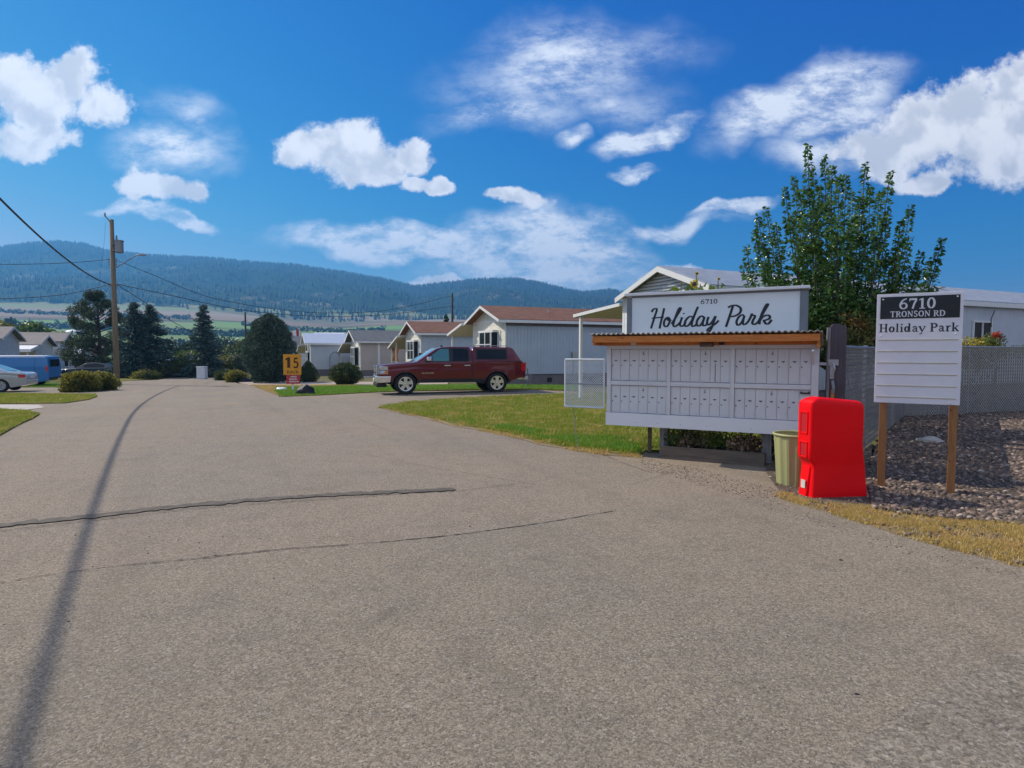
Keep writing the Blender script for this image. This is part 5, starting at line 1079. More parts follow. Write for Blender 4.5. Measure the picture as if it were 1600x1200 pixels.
def hedge_line():
    C = []
    for (pa, pb, Y, n) in ((-60, 180, 700, 200), (180, 420, 640, 240), (230, 520, 420, 260), (430, 700, 560, 260), (440, 640, 300, 120), (0, 300, 1000, 200), (380, 600, 900, 200)):
        for _ in range(n):
            px = random.uniform(pa, pb); y = Y + random.gauss(0, 16); x = (px - 800) / FPX * y; h = random.uniform(2.5, 8); C.append(cloud(22, (x, y, zfar(x, y) + h * .45), (h * .6, h * .6, h * .5), .5))
    kind(leaves('field_hedges', np.concatenate(C), 2.4, MT['fartree'], asp=.8), 'stuff', 'far hedges and tree belts between the valley fields', 'hedge')
hedge_line()
# flowers over the fence and shrubs in the yard
p = AT(1532, 530, 16.6); t = plant('flowering_hedge', 'yellow flowering bush rising above the right hand fence', 'plant', (p.x, 16.9, 0), (0, 0, 1.55), (1.0, .35, .5), 3800, .07, MT['leaf_yel'], 10, .01, extra=[('petals', 500, (0, 0, 1.78), (.9, .3, .25), .05, MT['petal_y'])])
p = AT(1562, 520, 16.6); plant('rose_bush', 'tall stem with red flowers above the fence at the right', 'plant', (p.x, 16.8, 0), (0, 0, 1.85), (.35, .2, .32), 600, .07, MT['leaf_gr'], 6, .008, extra=[('petals', 110, (.05, -.05, 2.05), (.16, .1, .14), .06, MT['petal_r'])])
p = AT(1590, 545, 17); plant('trailing_vine', 'low green vine along the fence top at the right edge', 'plant', (p.x + .4, 16.9, 0), (0, 0, 1.62), (1.1, .25, .22), 1400, .06, MT['leaf_gr'], 6, .008)
# ------------------------------------------------------------------ poles, wires
def pole(label, base, top, r=.14, name='utility_pole', m='pole'):
    t = thing(name, label, 'utility pole', base); MB().tube([(0, 0, -.3), (0, 0, top)], [r * 1.15, r * .8], 14).build('shaft', MT[m], t, smooth=True); return t
pb = G(183, 600.5); UT = AT(173, 343, pb.y).z - pb.z
lean = AT(172.5, 343, pb.y).x - pb.x
t = thing('utility_pole', 'tall weathered wooden utility pole carrying a transformer and street lamp arm', 'utility pole', pb)
pol = Vector((0, 0, UT))
MB().tube([(0, 0, -.3), (0, 0, UT)], [.19, .13], 16).build('shaft', MT['pole'], t, smooth=True)
def zl(py): return CAMH + (550 - py) / FPX * pb.y * 1.0 - pb.z
tz = zl(388)
MB().lathe([(.01, .42), (.27, .42), (.29, .40), (.29, .36), (.25, .34), (.25, -.36), (.2, -.40), (.01, -.40)], (.52, -.1, tz), n=20).build('transformer', MT['grey_steel'], t, smooth='angle')
MB().lathe([(.05, 0), (.08, .05), (.04, .1), (.08, .15), (.04, .2), (.06, .3), (.01, .34)], (.36, -.1, tz + .42), n=10).build('insulator', MT['grey_steel'], t); MB().box(.1, .3, -.14, -.06, tz + .2, tz + .26).box(.1, .3, -.14, -.06, tz - .26, tz - .2).build('bracket', MT['grey_steel'], t)
MB().beam((-.06, 0, UT - .2), (-.42, -.0, UT + .25), .06).tube([(-.42, 0, UT + .2), (-.42, 0, UT + .42)], .05, 8).build('top_pin', MT['grey_steel'], t)
a0 = zl(422); arm = MB().tube(smoothline([(.1, -.1, a0), (.9, -.2, a0 + .42), (1.7, -.3, a0 + .84), (2.05, -.34, a0 + .9)], 5), .032, 8).build('lamp_arm', MT['grey_steel'], t, smooth=True)
MB().add([(1.95, -.44, a0 + .84), (2.5, -.44, a0 + .84), (2.5, -.24, a0 + .84), (1.95, -.24, a0 + .84), (2.0, -.40, a0 + .97), (2.3, -.40, a0 + .97), (2.3, -.28, a0 + .97), (2.0, -.28, a0 + .97)], [(3, 2, 1, 0), (4, 5, 6, 7), (0, 1, 5, 4), (1, 2, 6, 5), (2, 3, 7, 6), (3, 0, 4, 7)]).build('lamp_head', MT['grey_steel'], arm)
mb = MB()
for py in (408, 412, 416, 420, 446, 449): mb.lathe([(.03, 0), (.05, .03), (.05, .09), (.03, .12)], (.24, -.05, zl(py)), n=8).lathe([(.03, 0), (.05, .03), (.03, .1)], (-.24, -.05, zl(py)), n=8)
mb.build('spool_insulator', MT['grey_steel'], t)
def cable(label, pts, r=.02):
    return tag(MB().tube(smoothline(pts, 14), r, 6).build('overhead_cable', MT['cable'], None, smooth=True), label, 'cable', 'overhead cables')
PB = Vector((pb.x, pb.y, 0))
def AP(py, dx=0): return Vector((pb.x + dx, pb.y, zl(py) + pb.z))
mp_ = AP(446, -.2); P = []
for k in range(0, 51, 5): P.append((mp_.x + .493 * k, mp_.y - k, mp_.z - .06 * k + .0039 * k * k))
cable('thick sagging cable running from the utility pole to the upper left over the road', P, .037)
cable('upper thin cable leaving the pole to the left edge', [AP(407, -.2), AT(100, 411, 37), AT(0, 413, 35), AT(-120, 409, 32)], .017)
cable('lower thin cable leaving the pole to the left edge', [AP(445, -.2), AT(100, 460, 37), AT(0, 467, 35), AT(-120, 469, 32)], .02)
p2 = AT(706.5, 462, 62)
cable('upper cable sagging across the hills to the second pole', [AP(408, .25), AT(240, 430, 41.5), AT(330, 465, 45), AT(440, 484, 49), AT(520, 489, 53), AT(610, 484, 57), p2], .02)
cable('lower cable sagging across the hills to the second pole', [AP(445, .25), AT(260, 460, 41.8), AT(370, 483, 46), AT(470, 493, 50), AT(540, 494.5, 54), AT(620, 490, 58), AT(707, 478, 62)], .024)
cable('service cable dropping from the pole behind the spruces', [AP(446, .25), AT(230, 475, 42), AT(262, 498, 47), AT(300, 519, 56)], .024)
cable('thin slack jumper wire beside the pole top', [AP(350, -.4), AT(162, 385, pb.y), AT(155, 440, pb.y), AT(150, 446, pb.y)], .006)
g2 = (p2.x, 62, gz(p2.x, 62)); pole('dark utility pole behind the brown roofed homes', g2, p2.z - g2[2] + .25, .13, m='darkpole')
p3 = AT(383, 488, 75); pole('thin dark utility pole left of the big juniper', (p3.x, 75, gz(p3.x, 75)), p3.z - gz(p3.x, 75), .13, m='darkpole')
# ------------------------------------------------------------------ small things by the road
g = G(457.5, 611); t = thing('speed_sign', 'orange fifteen kilometre speed sign with a red plate beneath on a white stake', 'sign', g, rad(6)); k = g.y / FPX
sw, sh = 27 * k, 32 * k; zt = 57.5 * k
MB().box(-.04, .04, .004, .05, 0, zt - .2).build('stake', MT['white'], t)
sb = MB().box(-sw / 2, sw / 2, -.02, .002, zt - sh, zt).build('speed_plate', MT['orange'], t); pl3 = lambda a, b, l: (a, -.02 - l, b)
m = MB(); m.add([pl3(-.22, zt - .62, .006), pl3(-.09, zt - .62, .006), pl3(-.09, zt - .13, .006), pl3(-.17, zt - .13, .006), pl3(-.29, zt - .20, .006), pl3(-.29, zt - .28, .006), pl3(-.22, zt - .25, .006)], [tuple(range(7))]); write(m, '5', .03, zt - .63, .49, pl3, .003, .75); write(m, 'Km/h', -.24, zt - .88, .15, pl3, .003, width=.52); m.build('speed_lettering', MT['maroonink'], sb)
rp = MB().box(-.27, .33, -.018, .002, zt - sh - .42, zt - sh - .012).build('warning_plate', MT['signred'], t); pl4 = lambda a, b, l: (a, -.018 - l, b)
m = MB(); write(m, 'KIDS', -.08, zt - sh - .13, .07, pl4, .003, width=.2) if False else None
for zz, x0, x1 in ((-.12, -.08, .16), (-.23, -.14, .2), (-.34, -.14, .24)):
    x = x0
    while x < x1: w_ = random.uniform(.02, .04); m.add([pl4(x, zt - sh + zz, .003), pl4(x + w_, zt - sh + zz, .003), pl4(x + w_, zt - sh + zz + random.choice((.045, .06)), .003), pl4(x, zt - sh + zz + .06, .003)], [(0, 1, 2, 3)]); x += w_ + .014
m.build('small_lettering', MT['white'], rp)
def rock(name, label, base, r, m, sq=(1, 1, .7), cat='rock'):
    bm = bmesh.new(); bmesh.ops.create_icosphere(bm, subdivisions=4, radius=1)
    for v in bm.verts: v.co *= 1 + .22 * MN.noise(v.co * 1.8 + Vector(base) * .7) + .08 * MN.noise(v.co * 5); v.co = Vector((v.co.x * r * sq[0], v.co.y * r * sq[1], max(-.2, v.co.z) * r * sq[2]))
    me = bpy.data.meshes.new(name); bm.to_mesh(me); bm.free(); o = link(name, me, MT[m], None, True, 0, base); return tag(o, label, cat)
rock('garbage_bag', 'black rubbish bag lying on the grass edge right of the orange sign', G(478, 617) + Vector((0, 0, .03)), .34, 'blackrock', (1.1, .9, 1.05), 'bag'); rock('white_stone', 'white stone on the grass corner at the foot of the orange sign', G(440, 610) + Vector((0, 0, .02)), .22, 'white', (1.4, 1, .6), 'stone')
rock('dark_rock', 'dark rock in front of the big juniper at the roadside', G(384, 597), .4, 'blackrock', (1.2, 1, .8)); rock('dark_rock', 'small dark rock left of the yellow bush at the road bend', G(350, 592.5), .45, 'blackrock', (1.1, 1, .8)); rock('garden_ornament', 'small white garden ornament under the juniper', G(435, 598), .2, 'white', (1.2, .8, .8), 'ornament')
for (a, b, c, r) in ((1383, 822, 'black lump of dirt at the dry grass edge', .028), (1314, 876, 'dark pebble on the entry road below the barrier', .016), (1339, 1086, 'dark flat leaf on the asphalt near the coarse patch', .012), (107, 972, 'dark pebble lying in the cable shadow', .012), (1504, 846, 'pale pebble in the dry grass', .022), (934, 1056, 'small black pebble in the middle foreground', .007)):
    rock('pebble', c, G(a, b), r, 'blackrock' if 'pale' not in c else 'white', (1.3, 1, .6), 'pebble')
rock('bed_boulder', 'flat pale boulder in the stone bed between the sign posts', G(1452, 692) + Vector((0, 0, .03)), .16, 'concrete', (1.5, 1, .5), 'boulder')
# flag
g = AT(468, 548, 78); zf = AT(468, 512, 78).z; t = thing('flag_pole', 'white flagpole with a drooping red and white flag behind the homes', 'flag', (g.x, 78, gz(g.x, 78))); zz = zf - gz(g.x, 78)
MB().tube([(0, 0, 0), (0, 0, zz)], .05, 6).build('mast', MT['white'], t)
for x0, x1, m in ((0, .35, 'flagred'), (.35, .85, 'white'), (.85, 1.2, 'flagred')):
    vs = []; k = 6
    for i in range(k + 1):
        x = x0 + (x1 - x0) * i / k; d = .12 * sin(x * 9); vs += [(-x * 1.1, d, zz - .1 - x * .5), (-x * .8, d, zz - 2.0 - x * 1.2)]
    MB().add(vs, [(2 * i, 2 * i + 2, 2 * i + 3, 2 * i + 1) for i in range(k)]).build('flag_panel', MT[m], t)
# yellow posts
for i, (a, b, c, d) in enumerate(((127, 585, 130.5, 558), (131.5, 585, 135.5, 559))):
    p = G(a, 588); q = AT(c, d, p.y); t_ = MB().beam(p, q, .13, .10).build('leaning_post', MT['yellowpaint']); tag(t_, ('left' if i == 0 else 'right') + ' one of two leaning yellow boards behind the hedge mound', 'post', 'yellow leaning boards')
p = G(98, 592)
for i, dx in enumerate((0, .9, 1.5)): tb = MB().box(-.25, .25, -.25, .25, 0, .8).box(-.28, .28, -.28, .28, .802, .86).build('wheelie_bin', MT[('pale_metal', 'bluevan', 'white')[i]], None, bevel=.03, loc=(p.x + dx, p.y, p.z)); tag(tb, ('pale grey', 'blue', 'white')[i] + ' bin standing between the blue van and the hedge mound', 'bin')
p = G(824, 605); t = thing('hose_reel', 'small dark hose reel against the blue-grey home behind the truck', 'hose reel', p)
MB().tube([(.18 * cos(k / 12 * 2 * pi), 0, .45 + .18 * sin(k / 12 * 2 * pi)) for k in range(13)], .05, 6).build('hose', MT['grey_paint'], t); MB().box(-.03, .03, -.05, .05, 0, .9).box(-.2, .2, -.04, .04, .0, .06).build('stand', MT['grey_paint'], t)
p = G(316, 592); MBt = MB().box(-.36, .36, -.25, .25, 0, 1.0).box(-.39, .39, -.28, .28, 1.002, 1.06).build('storage_locker', MT['pale_metal'], None, bevel=.03, loc=p); tag(MBt, 'pale upright locker at the foot of the far spruce', 'locker')
# ------------------------------------------------------------------ vehicles
class Car:
    """x runs from nose (0) to tail, y across, z up; side surface y = -hw(x,z)"""
    def __init__(s, L, top, bot, plan, belt, half, tumble, wheels, rw, shoulder=.0):
        s.L = L; s.top = lerp_tab(top); s.bot0 = lerp_tab(bot); s.plan = lerp_tab(plan); s.belt = lerp_tab(belt); s.half = half; s.tum = tumble; s.wheels = wheels; s.rw = rw; s.sh = shoulder
        s.roof = max(t[1] for t in top)
    def bot(s, x):
        z = s.bot0(x)
        for w in s.wheels:
            d = abs(x - w)
            if d < s.rw: z = max(z, (s.rw ** 2 - d * d) ** .5 * 1.0 + s.wr)
        return z
    def hw(s, x, z):
        b = s.belt(x); h = s.half * s.plan(x)
        if z > b: h -= s.tum * ((z - b) / max(.05, s.roof - b)) ** 1.15 * s.half
        else: h -= .05 * ((b - z) / b) ** 2.5 + s.sh * math.exp(-((z - b + .12) / .05) ** 2) - .012 * math.exp(-((z - b + .05) / .04) ** 2)
        return max(.1, h)
    def body(s, name, m, parent, nx=150, cr=.05):
        vs = []; ns = 16; nt_ = 8; xs = sorted(set([s.L * i / nx for i in range(nx + 1)] + [w + sg * s.rw * f for w in s.wheels for sg in (-1, 1) for f in (1.0, .995, .97, .9)]))
        for x in xs:
            zb, zt = s.bot(x), s.top(x); rr = min(cr, (zt - zb) * .3); row = []
            for j in range(ns + 1): z = zb + (zt - rr - zb) * j / ns; row.append((z, s.hw(x, z)))
            h0 = row[-1][1]
            for j in range(1, 4): a = j / 3 * pi / 2; row.append((zt - rr + rr * sin(a) * .75, h0 - rr * (1 - cos(a))))
            h1 = row[-1][1]; zz = row[-1][0]
            for j in range(1, nt_ + 1): f = j / nt_; row.append((zz + rr * .25 * (1 - (1 - f) ** 2), h1 * (1 - f)))
            vs.append([(x, -h, z) for z, h in row] + [(x, h, z) for z, h in row[-2::-1]])
        k = len(vs[0]); V = [v for r in vs for v in r]; F = [(i * k + j, i * k + j + 1, (i + 1) * k + j + 1, (i + 1) * k + j) for i in range(len(vs) - 1) for j in range(k - 1)]
        F += [((i + 1) * k, i * k, i * k + k - 1, (i + 1) * k + k - 1) for i in range(len(vs) - 1)]; F += [tuple(range(k)), tuple(range((len(vs) - 1) * k, len(vs) * k))]
        return MB().add(V, F).build(name, m, parent, smooth='angle')
    def patch(s, name, m, parent, x0, x1, lo, hi, off=.006, nx=14, nz=6, both=True, mb=None):
        lo = lo if callable(lo) else (lambda x, v=lo: v); hi = hi if callable(hi) else (lambda x, v=hi: v); b = mb or MB()
        for sg in ((-1, 1) if both else (-1,)):
            vs = []
            for i in range(nx + 1):
                x = x0 + (x1 - x0) * i / nx; a, c = lo(x), max(lo(x) + .002, hi(x))
                for j in range(nz + 1): z = a + (c - a) * j / nz; vs.append((x, sg * (s.hw(x, z) + off), z))
            k = nz + 1; b.add(vs, [(i * k + j, i * k + j + 1, (i + 1) * k + j + 1, (i + 1) * k + j) for i in range(nx) for j in range(nz)])
        return b if mb is not None else b.build(name, m, parent, smooth=True)
    def toppatch(s, name, m, parent, x0, x1, y0, y1, off=.008, nx=10):
        vs = []; ny = 8
        for i in range(nx + 1):
            x = x0 + (x1 - x0) * i / nx; z = s.top(x); w = (y1 if not callable(y1) else y1(x))
            for j in range(ny + 1): y = -w + 2 * w * j / ny; vs.append((x, y, z + off - .03 * (abs(y) / max(w, .1)) ** 4))
        k = ny + 1; return MB().add(vs, [(i * k + j, i * k + j + 1, (i + 1) * k + j + 1, (i + 1) * k + j) for i in range(nx) for j in range(ny)]).build(name, m, parent, smooth=True)
def wheel(parent, x, y, r, side, rim='chrome', w=.24, spokes=5, rr=.66):
    t = MB().lathe([(r * rr, -w / 2), (r * .93, -w / 2), (r, -w * .36), (r, w * .36), (r * .93, w / 2), (r * rr, w / 2), (r * rr, -w / 2)], (x, y, r), 'Y', 36, cap=False).build('wheel', MT['tyre'], parent, smooth='angle')
    yo = y + side * (w / 2 - .012); f = MB(); f.lathe([(r * rr, -.0), (r * (rr + .01), .015 * side), (r * (rr - .07), .012 * side), (r * (rr - .09), -.06 * side), (r * (rr - .0), -.065 * side)], (x, yo, r), 'Y', 36, cap=False)
    for k in range(spokes):
        a = 2 * pi * k / spokes + .3; c, s_ = cos(a), sin(a); px_, pz_ = -s_, c; A = r * .12; B = r * (rr - .05)
        vs = []
        for q, wd in ((A, .075), (B * .55, .055), (B, .085)):
            for sg in (-1, 1):
                vs.append((x + c * q + px_ * wd * sg * r / .4, yo + side * .0, r + s_ * q + pz_ * wd * sg * r / .4)); vs.append((x + c * q + px_ * wd * sg * r / .4, yo - side * .05, r + s_ * q + pz_ * wd * sg * r / .4))
        f.add(vs, [(0, 2, 6, 4), (4, 6, 10, 8), (0, 4, 5, 1), (4, 8, 9, 5), (2, 3, 7, 6), (6, 7, 11, 10)])
    f.lathe([(.001, side * .01), (r * .14, side * .008), (r * .16, -side * .05)], (x, yo, r), 'Y', 16, cap=False); f.build('rim', MT[rim], t)
    MB().lathe([(.001, 0), (r * rr, 0)], (x, yo - side * .07, r), 'Y', 24, cap=False).build('brake_disc', MT['trim'], t); return t
def bars(mb, *bs):
    for b in bs: mb.box(*b)
    return mb
def truck():
    ang = rad(17); fx = G(634, 616.8); L_ = 5.85; o = fx - Vector((cos(ang) * 1.0, sin(ang) * 1.0, 0)) ; off = Vector((-sin(ang), cos(ang), 0)) * .98; o = o + off; o.z = gz(fx.x, fx.y) 
    t = thing('pickup_truck', 'maroon crew cab pickup truck with matching canopy parked on the driveway', 'pickup truck', o, ang)
    c = Car(L_, [(0, 1.02), (.06, 1.12), (.25, 1.17), (1.3, 1.25), (1.42, 1.28), (2.2, 1.78), (2.45, 1.845), (2.8, 1.87), (3.56, 1.855), (3.59, 1.74), (3.66, 1.74), (3.69, 1.86), (5.2, 1.845), (5.34, 1.80), (5.7, 1.26), (5.8, 1.22), (L_, 1.18)], [(0, .62), (.2, .60), (.5, .48), (5.2, .48), (5.6, .60), (L_, .62)],
            [(0, .93), (.12, .965), (.5, .99), (1.2, 1), (5.4, 1), (L_, .975)], [(0, 1.08), (1.4, 1.2), (5.85, 1.24)], 1.0, .15, (1.0, 4.65), .50, .012); c.wr = .36
    b = c.body('body', MT['maroon'], t, 300); wr = .415
    MB().box(.6, 5.3, -.80, .80, .44, .62).box(.35, .52, -.8, .8, .40, .6).build('underbody', MT['trim'], t)
    for x in (1.0, 4.65):
        for sd in (-1, 1): wheel(t, x, sd * .86, wr, sd)
    for w in c.wheels:
        for sg in (-1, 1):
            ar = MB()
            P = [(w + (c.rw + .01) * cos(a), sg * (c.hw(w + .5 * cos(a), .8) + .004), c.wr + (c.rw + .01) * sin(a)) for a in np.linspace(.08, pi - .08, 17)]; ar.tube(P, .024, 6); ar.build('wheel_arch_trim', MT['trim'], t, smooth=True)
    for w in c.wheels: MB().add([(w + (c.rw - .01) * cos(a), y, c.wr - .0 + (c.rw - .01) * sin(a)) for y in (-.86, .86) for a in np.linspace(0, pi, 15)], [(i, i + 1, i + 16, i + 15) for i in range(14)]).build('wheel_well', MT['trim'], t)
    # glass
    c.patch('window_surround', MT['trim'], t, 1.74, 3.52, 1.262, lambda x: min(1.80, 1.28 + (x - 1.66) * .74) - max(0, x - 3.36) * .3, .003, 30, both=False); c.patch('window_surround', MT['trim'], t, 3.78, 5.08, 1.34, 1.77, .003, 14, both=False)
    fl = lambda x: 1.30; ft = lambda x: min(1.765, 1.30 + (x - 1.72) * .72)
    g1 = c.patch('front_door_glass', MT['cabglass'], t, 1.80, 2.70, 1.29, ft, both=False); c.patch('rear_door_glass', MT['glass'], t, 2.86, 3.46, 1.29, lambda x: 1.765 - max(0, x - 3.3) * .3, both=False); c.patch('canopy_glass', MT['glass'], t, 3.84, 5.02, 1.37, lambda x: 1.74, both=False)
    MB().box(1.8, 3.46, c.hw(2.6, 1.5) + .0, c.hw(2.6, 1.5) + .004, 1.32, 1.6).build('far_side_glass', MT['glass'], t)
    qn = c.patch('vent_bar', MT['trim'], g1, 2.02, 2.045, 1.29, 1.52, .01)
    c.toppatch('windshield', MT['cabglass'], t, 1.44, 2.22, 0, lambda x: .86 - .1 * (x - 1.44), .012); c.toppatch('rear_canopy_glass', MT['glass'], t, 5.38, 5.66, 0, .7, .01)
    sm = MB()
    for x, a, z in ((1.53, .62, 1.27), (2.79, .58, 1.79), (3.605, .56, 1.70)): c.patch('', None, None, x, x + (.012 if x < 3.6 else .045), a, z, .004, 1, 10, both=False, mb=sm)
    c.patch('', None, None, 1.53, 3.62, .585, .60, .003, 20, 1, both=False, mb=sm); c.patch('', None, None, 3.68, 5.75, 1.255, 1.278, .003, 20, 1, both=False, mb=sm); sm.build('door_seam', MT['trim'], t)
    c.patch('sill', MT['trim'], t, 1.55, 4.1, .46, .585, .006, both=False); c.patch('side_crease', MT['maroon'], t, 1.6, 4.05, .70, .73, .012, 16, 2, both=False)
    for x in (2.50, 3.30):
        hd = MB()
        for sg in (-1,): hd.box(x, x + .25, sg * (c.hw(x, 1.1)) + (.012 if sg > 0 else -.05), sg * (c.hw(x, 1.1)) + (.05 if sg > 0 else -.012), 1.095, 1.135)
        hd.build('door_handle', MT['chrome'], t, bevel=.008)
    for sg in (-1, 1):
        MB().box(1.80, 1.98, min(sg * 1.02, sg * 1.24), max(sg * 1.02, sg * 1.24), 1.30, 1.46).build('mirror', MT['chrome'], t, bevel=.035); MB().box(1.86, 1.92, min(sg * .93, sg * 1.03), max(sg * .93, sg * 1.03), 1.29, 1.34).build('mirror_arm', MT['trim'], t)
    # face: grille, lamps, bumper
    gr = MB(); gr.box(-.035, .02, -.62, .62, .74, 1.10); go = gr.build('grille', MT['trim'], t)
    bars(MB(), (-.06, -.036, -.64, .64, .98, 1.05), (-.06, -.036, -.64, .64, .86, .90), (-.06, -.036, -.64, .64, .74, .78), (-.06, -.036, -.64, .64, 1.07, 1.11), (-.07, -.036, -.66, -.62, .74, 1.11), (-.07, -.036, .62, .66, .74, 1.11)).build('grille_bar', MT['chrome'], go, bevel=.006)
    MB().box(-.075, -.061, -.13, .13, .90, .975).box(-.078, -.061, -.05, .05, .885, .99).build('bow_badge', MT['tan_line'], go)
    for sg in (-1, 1):
        hl = c.patch('headlight', MT['headlamp'], t, .02, .34, .80, lambda x: 1.09, .010, both=False) if sg < 0 else MB().box(-.03, .05, .67, .93, .80, 1.08).build('headlight', MT['headlamp'], t)
        if sg < 0: c.patch('turn_lens', MT['amber'], hl, .22, .34, .82, .93, .016, 4, 4, both=False); c.patch('lamp_divider', MT['trim'], hl, .03, .33, .935, .955, .018, 4, 1, both=False); MB().box(-.03, .05, -.92, -.67, .80, 1.08).build('lamp_face', MT['headlamp'], hl)
        MB().box(5.80, 5.87, sg * .93 - .06, sg * .93 + .06, .86, 1.22).build('tail_light', MT['tail'], t, bevel=.015)
    c.patch('tail_light', MT['tail'], t, 5.66, 5.85, .86, 1.2, .008, 4, 4, both=False)
    MB().add([(-.10, -.55, .46), (-.10, .55, .46), (.02, .97, .46), (.42, 1.0, .48), (.42, -1.0, .48), (.02, -.97, .46), (-.12, -.55, .72), (-.12, .55, .72), (.0, .99, .72), (.46, 1.015, .72), (.46, -1.015, .72), (.0, -.99, .72)],
             [(0, 1, 7, 6), (1, 2, 8, 7), (2, 3, 9, 8), (4, 5, 11, 10), (5, 0, 6, 11), (6, 7, 8, 9, 10, 11), (5, 4, 3, 2, 1, 0), (3, 4, 10, 9)]).build('front_bumper', MT['chrome'], t, bevel=.03)
    MB().box(-.09, .3, -.85, .85, .30, .44).build('air_dam', MT['trim'], t, bevel=.03); MB().box(-.145, -.115, -.17, .17, .5, .62).build('number_plate', MT['white'], t); MB().box(5.82, 6.0, -.9, .9, .5, .66).build('rear_bumper', MT['chrome'], t, bevel=.02)
    lt = MB(); pls = lambda a, z, l: (a, -(c.hw(a, z) + l), z); 
    # badge letters run towards the tail on this side
    GL['C'] = (.7, [(smoothline([(.6, .8), (.4, .95), (.18, .7), (.15, .5), (.2, .25), (.4, .05), (.6, .2)]), .12)])
    write(lt, 'SILVERADO', 1.62, .80, .055, pls, .004, width=.46); write(lt, 'RADO', 5.42, 1.30, .03, pls, .004, width=.2) if False else None; lt.build('badge_lettering', MT['chrome'], t)
    rk = MB().tube([(3.75, -.62, 1.90), (5.2, -.62, 1.895)], .014, 6).tube([(3.75, .62, 1.90), (5.2, .62, 1.895)], .014, 6)
    for x in (3.78, 5.16):
        for sg in (-1, 1): rk.box(x - .04, x + .04, sg * .62 - .02, sg * .62 + .02, 1.84, 1.895)
    rk.build('canopy_rack', MT['metal'], t); MB().prism([(2.5, 1.86), (2.62, 1.86), (2.6, 1.91), (2.56, 1.93)], -.02, .02).build('roof_antenna', MT['trim'], t)
    for sg in (-1, 1): MB().box(2.15, 2.45, sg * .4 - .22, sg * .4 + .22, .95, 1.52).build('seat_back', MT['sid_grey'], t, bevel=.06)
truck()
def simple_car(name, label, px, py, ang, car, wr, paint, glassrows, wind, half_y, extra=None, rim='metal', wheel_at=None, cat='car', L_=4.6, tailred=None):
    """px,py: ground point under the wheel nearest the viewer given by wheel_at (index)"""
    o = G(px, py); x = car.wheels[wheel_at]; o = o - Vector((cos(ang) * x, sin(ang) * x, 0)) + Vector((-sin(ang), cos(ang), 0)) * half_y; o.z = gz(o.x + cos(ang) * x, o.y)
    t = thing(name, label, cat, o, ang); car.wr = wr * .92; car.body('body', MT[paint], t, 110)
    for w in car.wheels:
        for sd in (-1, 1): wheel(t, w, sd * (car.half - .12), wr, sd, rim, .2, 7)
        MB().add([(w + (car.rw - .01) * cos(a), y, car.wr + (car.rw - .01) * sin(a)) for y in (-half_y * .85, half_y * .85) for a in np.linspace(0, pi, 11)], [(i, i + 1, i + 12, i + 11) for i in range(10)]).build('wheel_well', MT['trim'], t)
    for g in glassrows: car.patch('side_glass', MT['glass'] if len(g) < 5 else MT[g[4]], t, *g[:4], both=False)
    for a, b, w in wind: car.toppatch('windscreen', MT['cabglass'], t, a, b, 0, w, .012)
    return t
# silver sedan: faces left, tail visible at px 58; x runs nose -> tail = to the right
sed = Car(4.7, [(0, .72), (.3, .85), (1.25, .98), (2.0, 1.36), (2.5, 1.42), (3.1, 1.40), (3.95, 1.03), (4.5, .99), (4.66, .92), (4.7, .8)], [(0, .35), (.5, .22), (4.1, .22), (4.7, .36)], [(0, .8), (.5, .95), (1, 1), (3.9, 1), (4.5, .93), (4.7, .84)], [(0, .8), (1.2, .95), (4, 1.0), (4.7, .9)], .9, .22, (.95, 3.65), .37, .01)
sg_ = G(13, 612.8)
t = simple_car('parked_car', 'silver sedan parked at the left edge with its tail to the road', 2, 612.8, rad(20), sed, .33, 'silvercar', [(2.1, 2.95, 1.02, lambda x: 1.33), (3.0, 3.55, 1.04, lambda x: 1.34 - (x - 3.0) * .45)], [(1.3, 2.0, .62), (3.2, 3.9, .6)], .82, wheel_at=1)
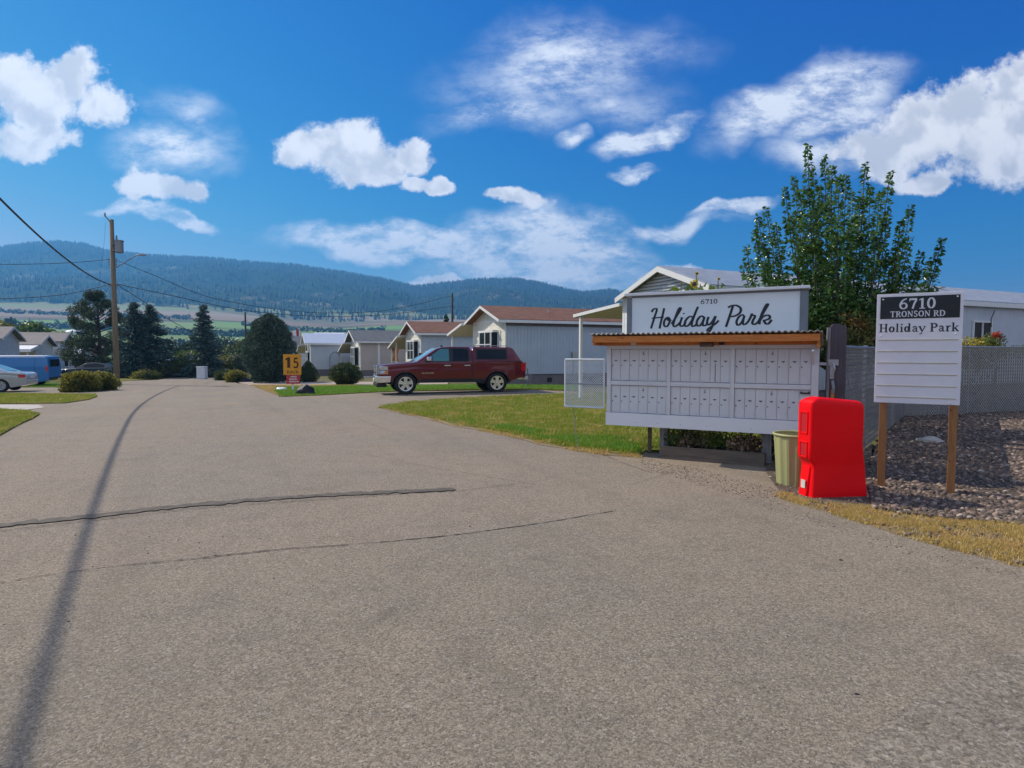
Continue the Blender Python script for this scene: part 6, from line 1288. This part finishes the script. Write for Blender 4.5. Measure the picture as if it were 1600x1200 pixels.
sed.patch('tail_light', MT['tail'], t, 4.38, 4.66, .72, .88, .008, 4, 4, both=False); MB().box(4.62, 4.72, -.72, .72, .36, .60).build('rear_bumper', MT['silvercar'], t, bevel=.04); MB().box(4.7, 4.712, -.25, .25, .68, .8).build('number_plate', MT['white'], t)
van = Car(5.6, [(0, .95), (.5, 1.15), (1.0, 1.25), (1.7, 1.88), (2.0, 1.95), (5.3, 1.95), (5.5, 1.88), (5.58, 1.2), (5.6, .6)], [(0, .4), (.5, .3), (5.2, .3), (5.6, .42)], [(0, .85), (.5, .97), (5.3, 1), (5.6, .95)], [(0, 1.1), (1, 1.2), (5.6, 1.25)], 1.0, .12, (.95, 4.35), .42, .01)
t = simple_car('delivery_van', 'blue cargo van with white roof behind the silver sedan', 42, 604.0, rad(16), van, .36, 'bluevan', [(1.45, 2.35, 1.25, lambda x: min(1.78, 1.25 + (x - 1.35) * .9)), (4.9, 5.35, 1.3, 1.7, 'bluevan')], [(1.05, 1.68, .8)], .85, wheel_at=1, cat='van')
van.toppatch('white_roof', MT['white'], t, 1.9, 5.35, 0, .84, .012); van.patch('roof_edge', MT['white'], t, 1.9, 5.4, 1.845, lambda x: 1.90, .012, 14, 2); van.patch('tail_light', MT['tail'], t, 5.44, 5.56, .95, 1.3, .01, 3, 3, both=False); MB().box(5.58, 5.66, -.85, .85, .4, .58).build('rear_bumper', MT['trim'], t, bevel=.02); MB().box(5.60, 5.606, -.6, .6, 1.25, 1.7).build('rear_glass', MT['glass'], t)
van.patch('door_seam', MT['trim'], t, 4.86, 4.875, .5, 1.84, .006, 1, 8)
t = simple_car('parked_car', 'dark blue car half hidden behind the hedge mound and the utility pole', 168, 591.5, rad(18), Car(4.6, [(0, .7), (.3, .85), (1.2, .95), (1.9, 1.38), (2.7, 1.46), (3.3, 1.4), (4.2, 1.0), (4.6, .9)], [(0, .3), (4.6, .32)], [(0, .8), (.6, .97), (4, 1), (4.6, .85)], [(0, .85), (4.6, .95)], .9, .2, (.9, 3.6), .37, .01), .33, 'darkcar', [(1.8, 3.4, 1.0, lambda x: 1.36 - .25 * abs(x - 2.6) ** 2)], [(1.25, 1.85, .62), (3.4, 4.1, .62)], .82, wheel_at=1)
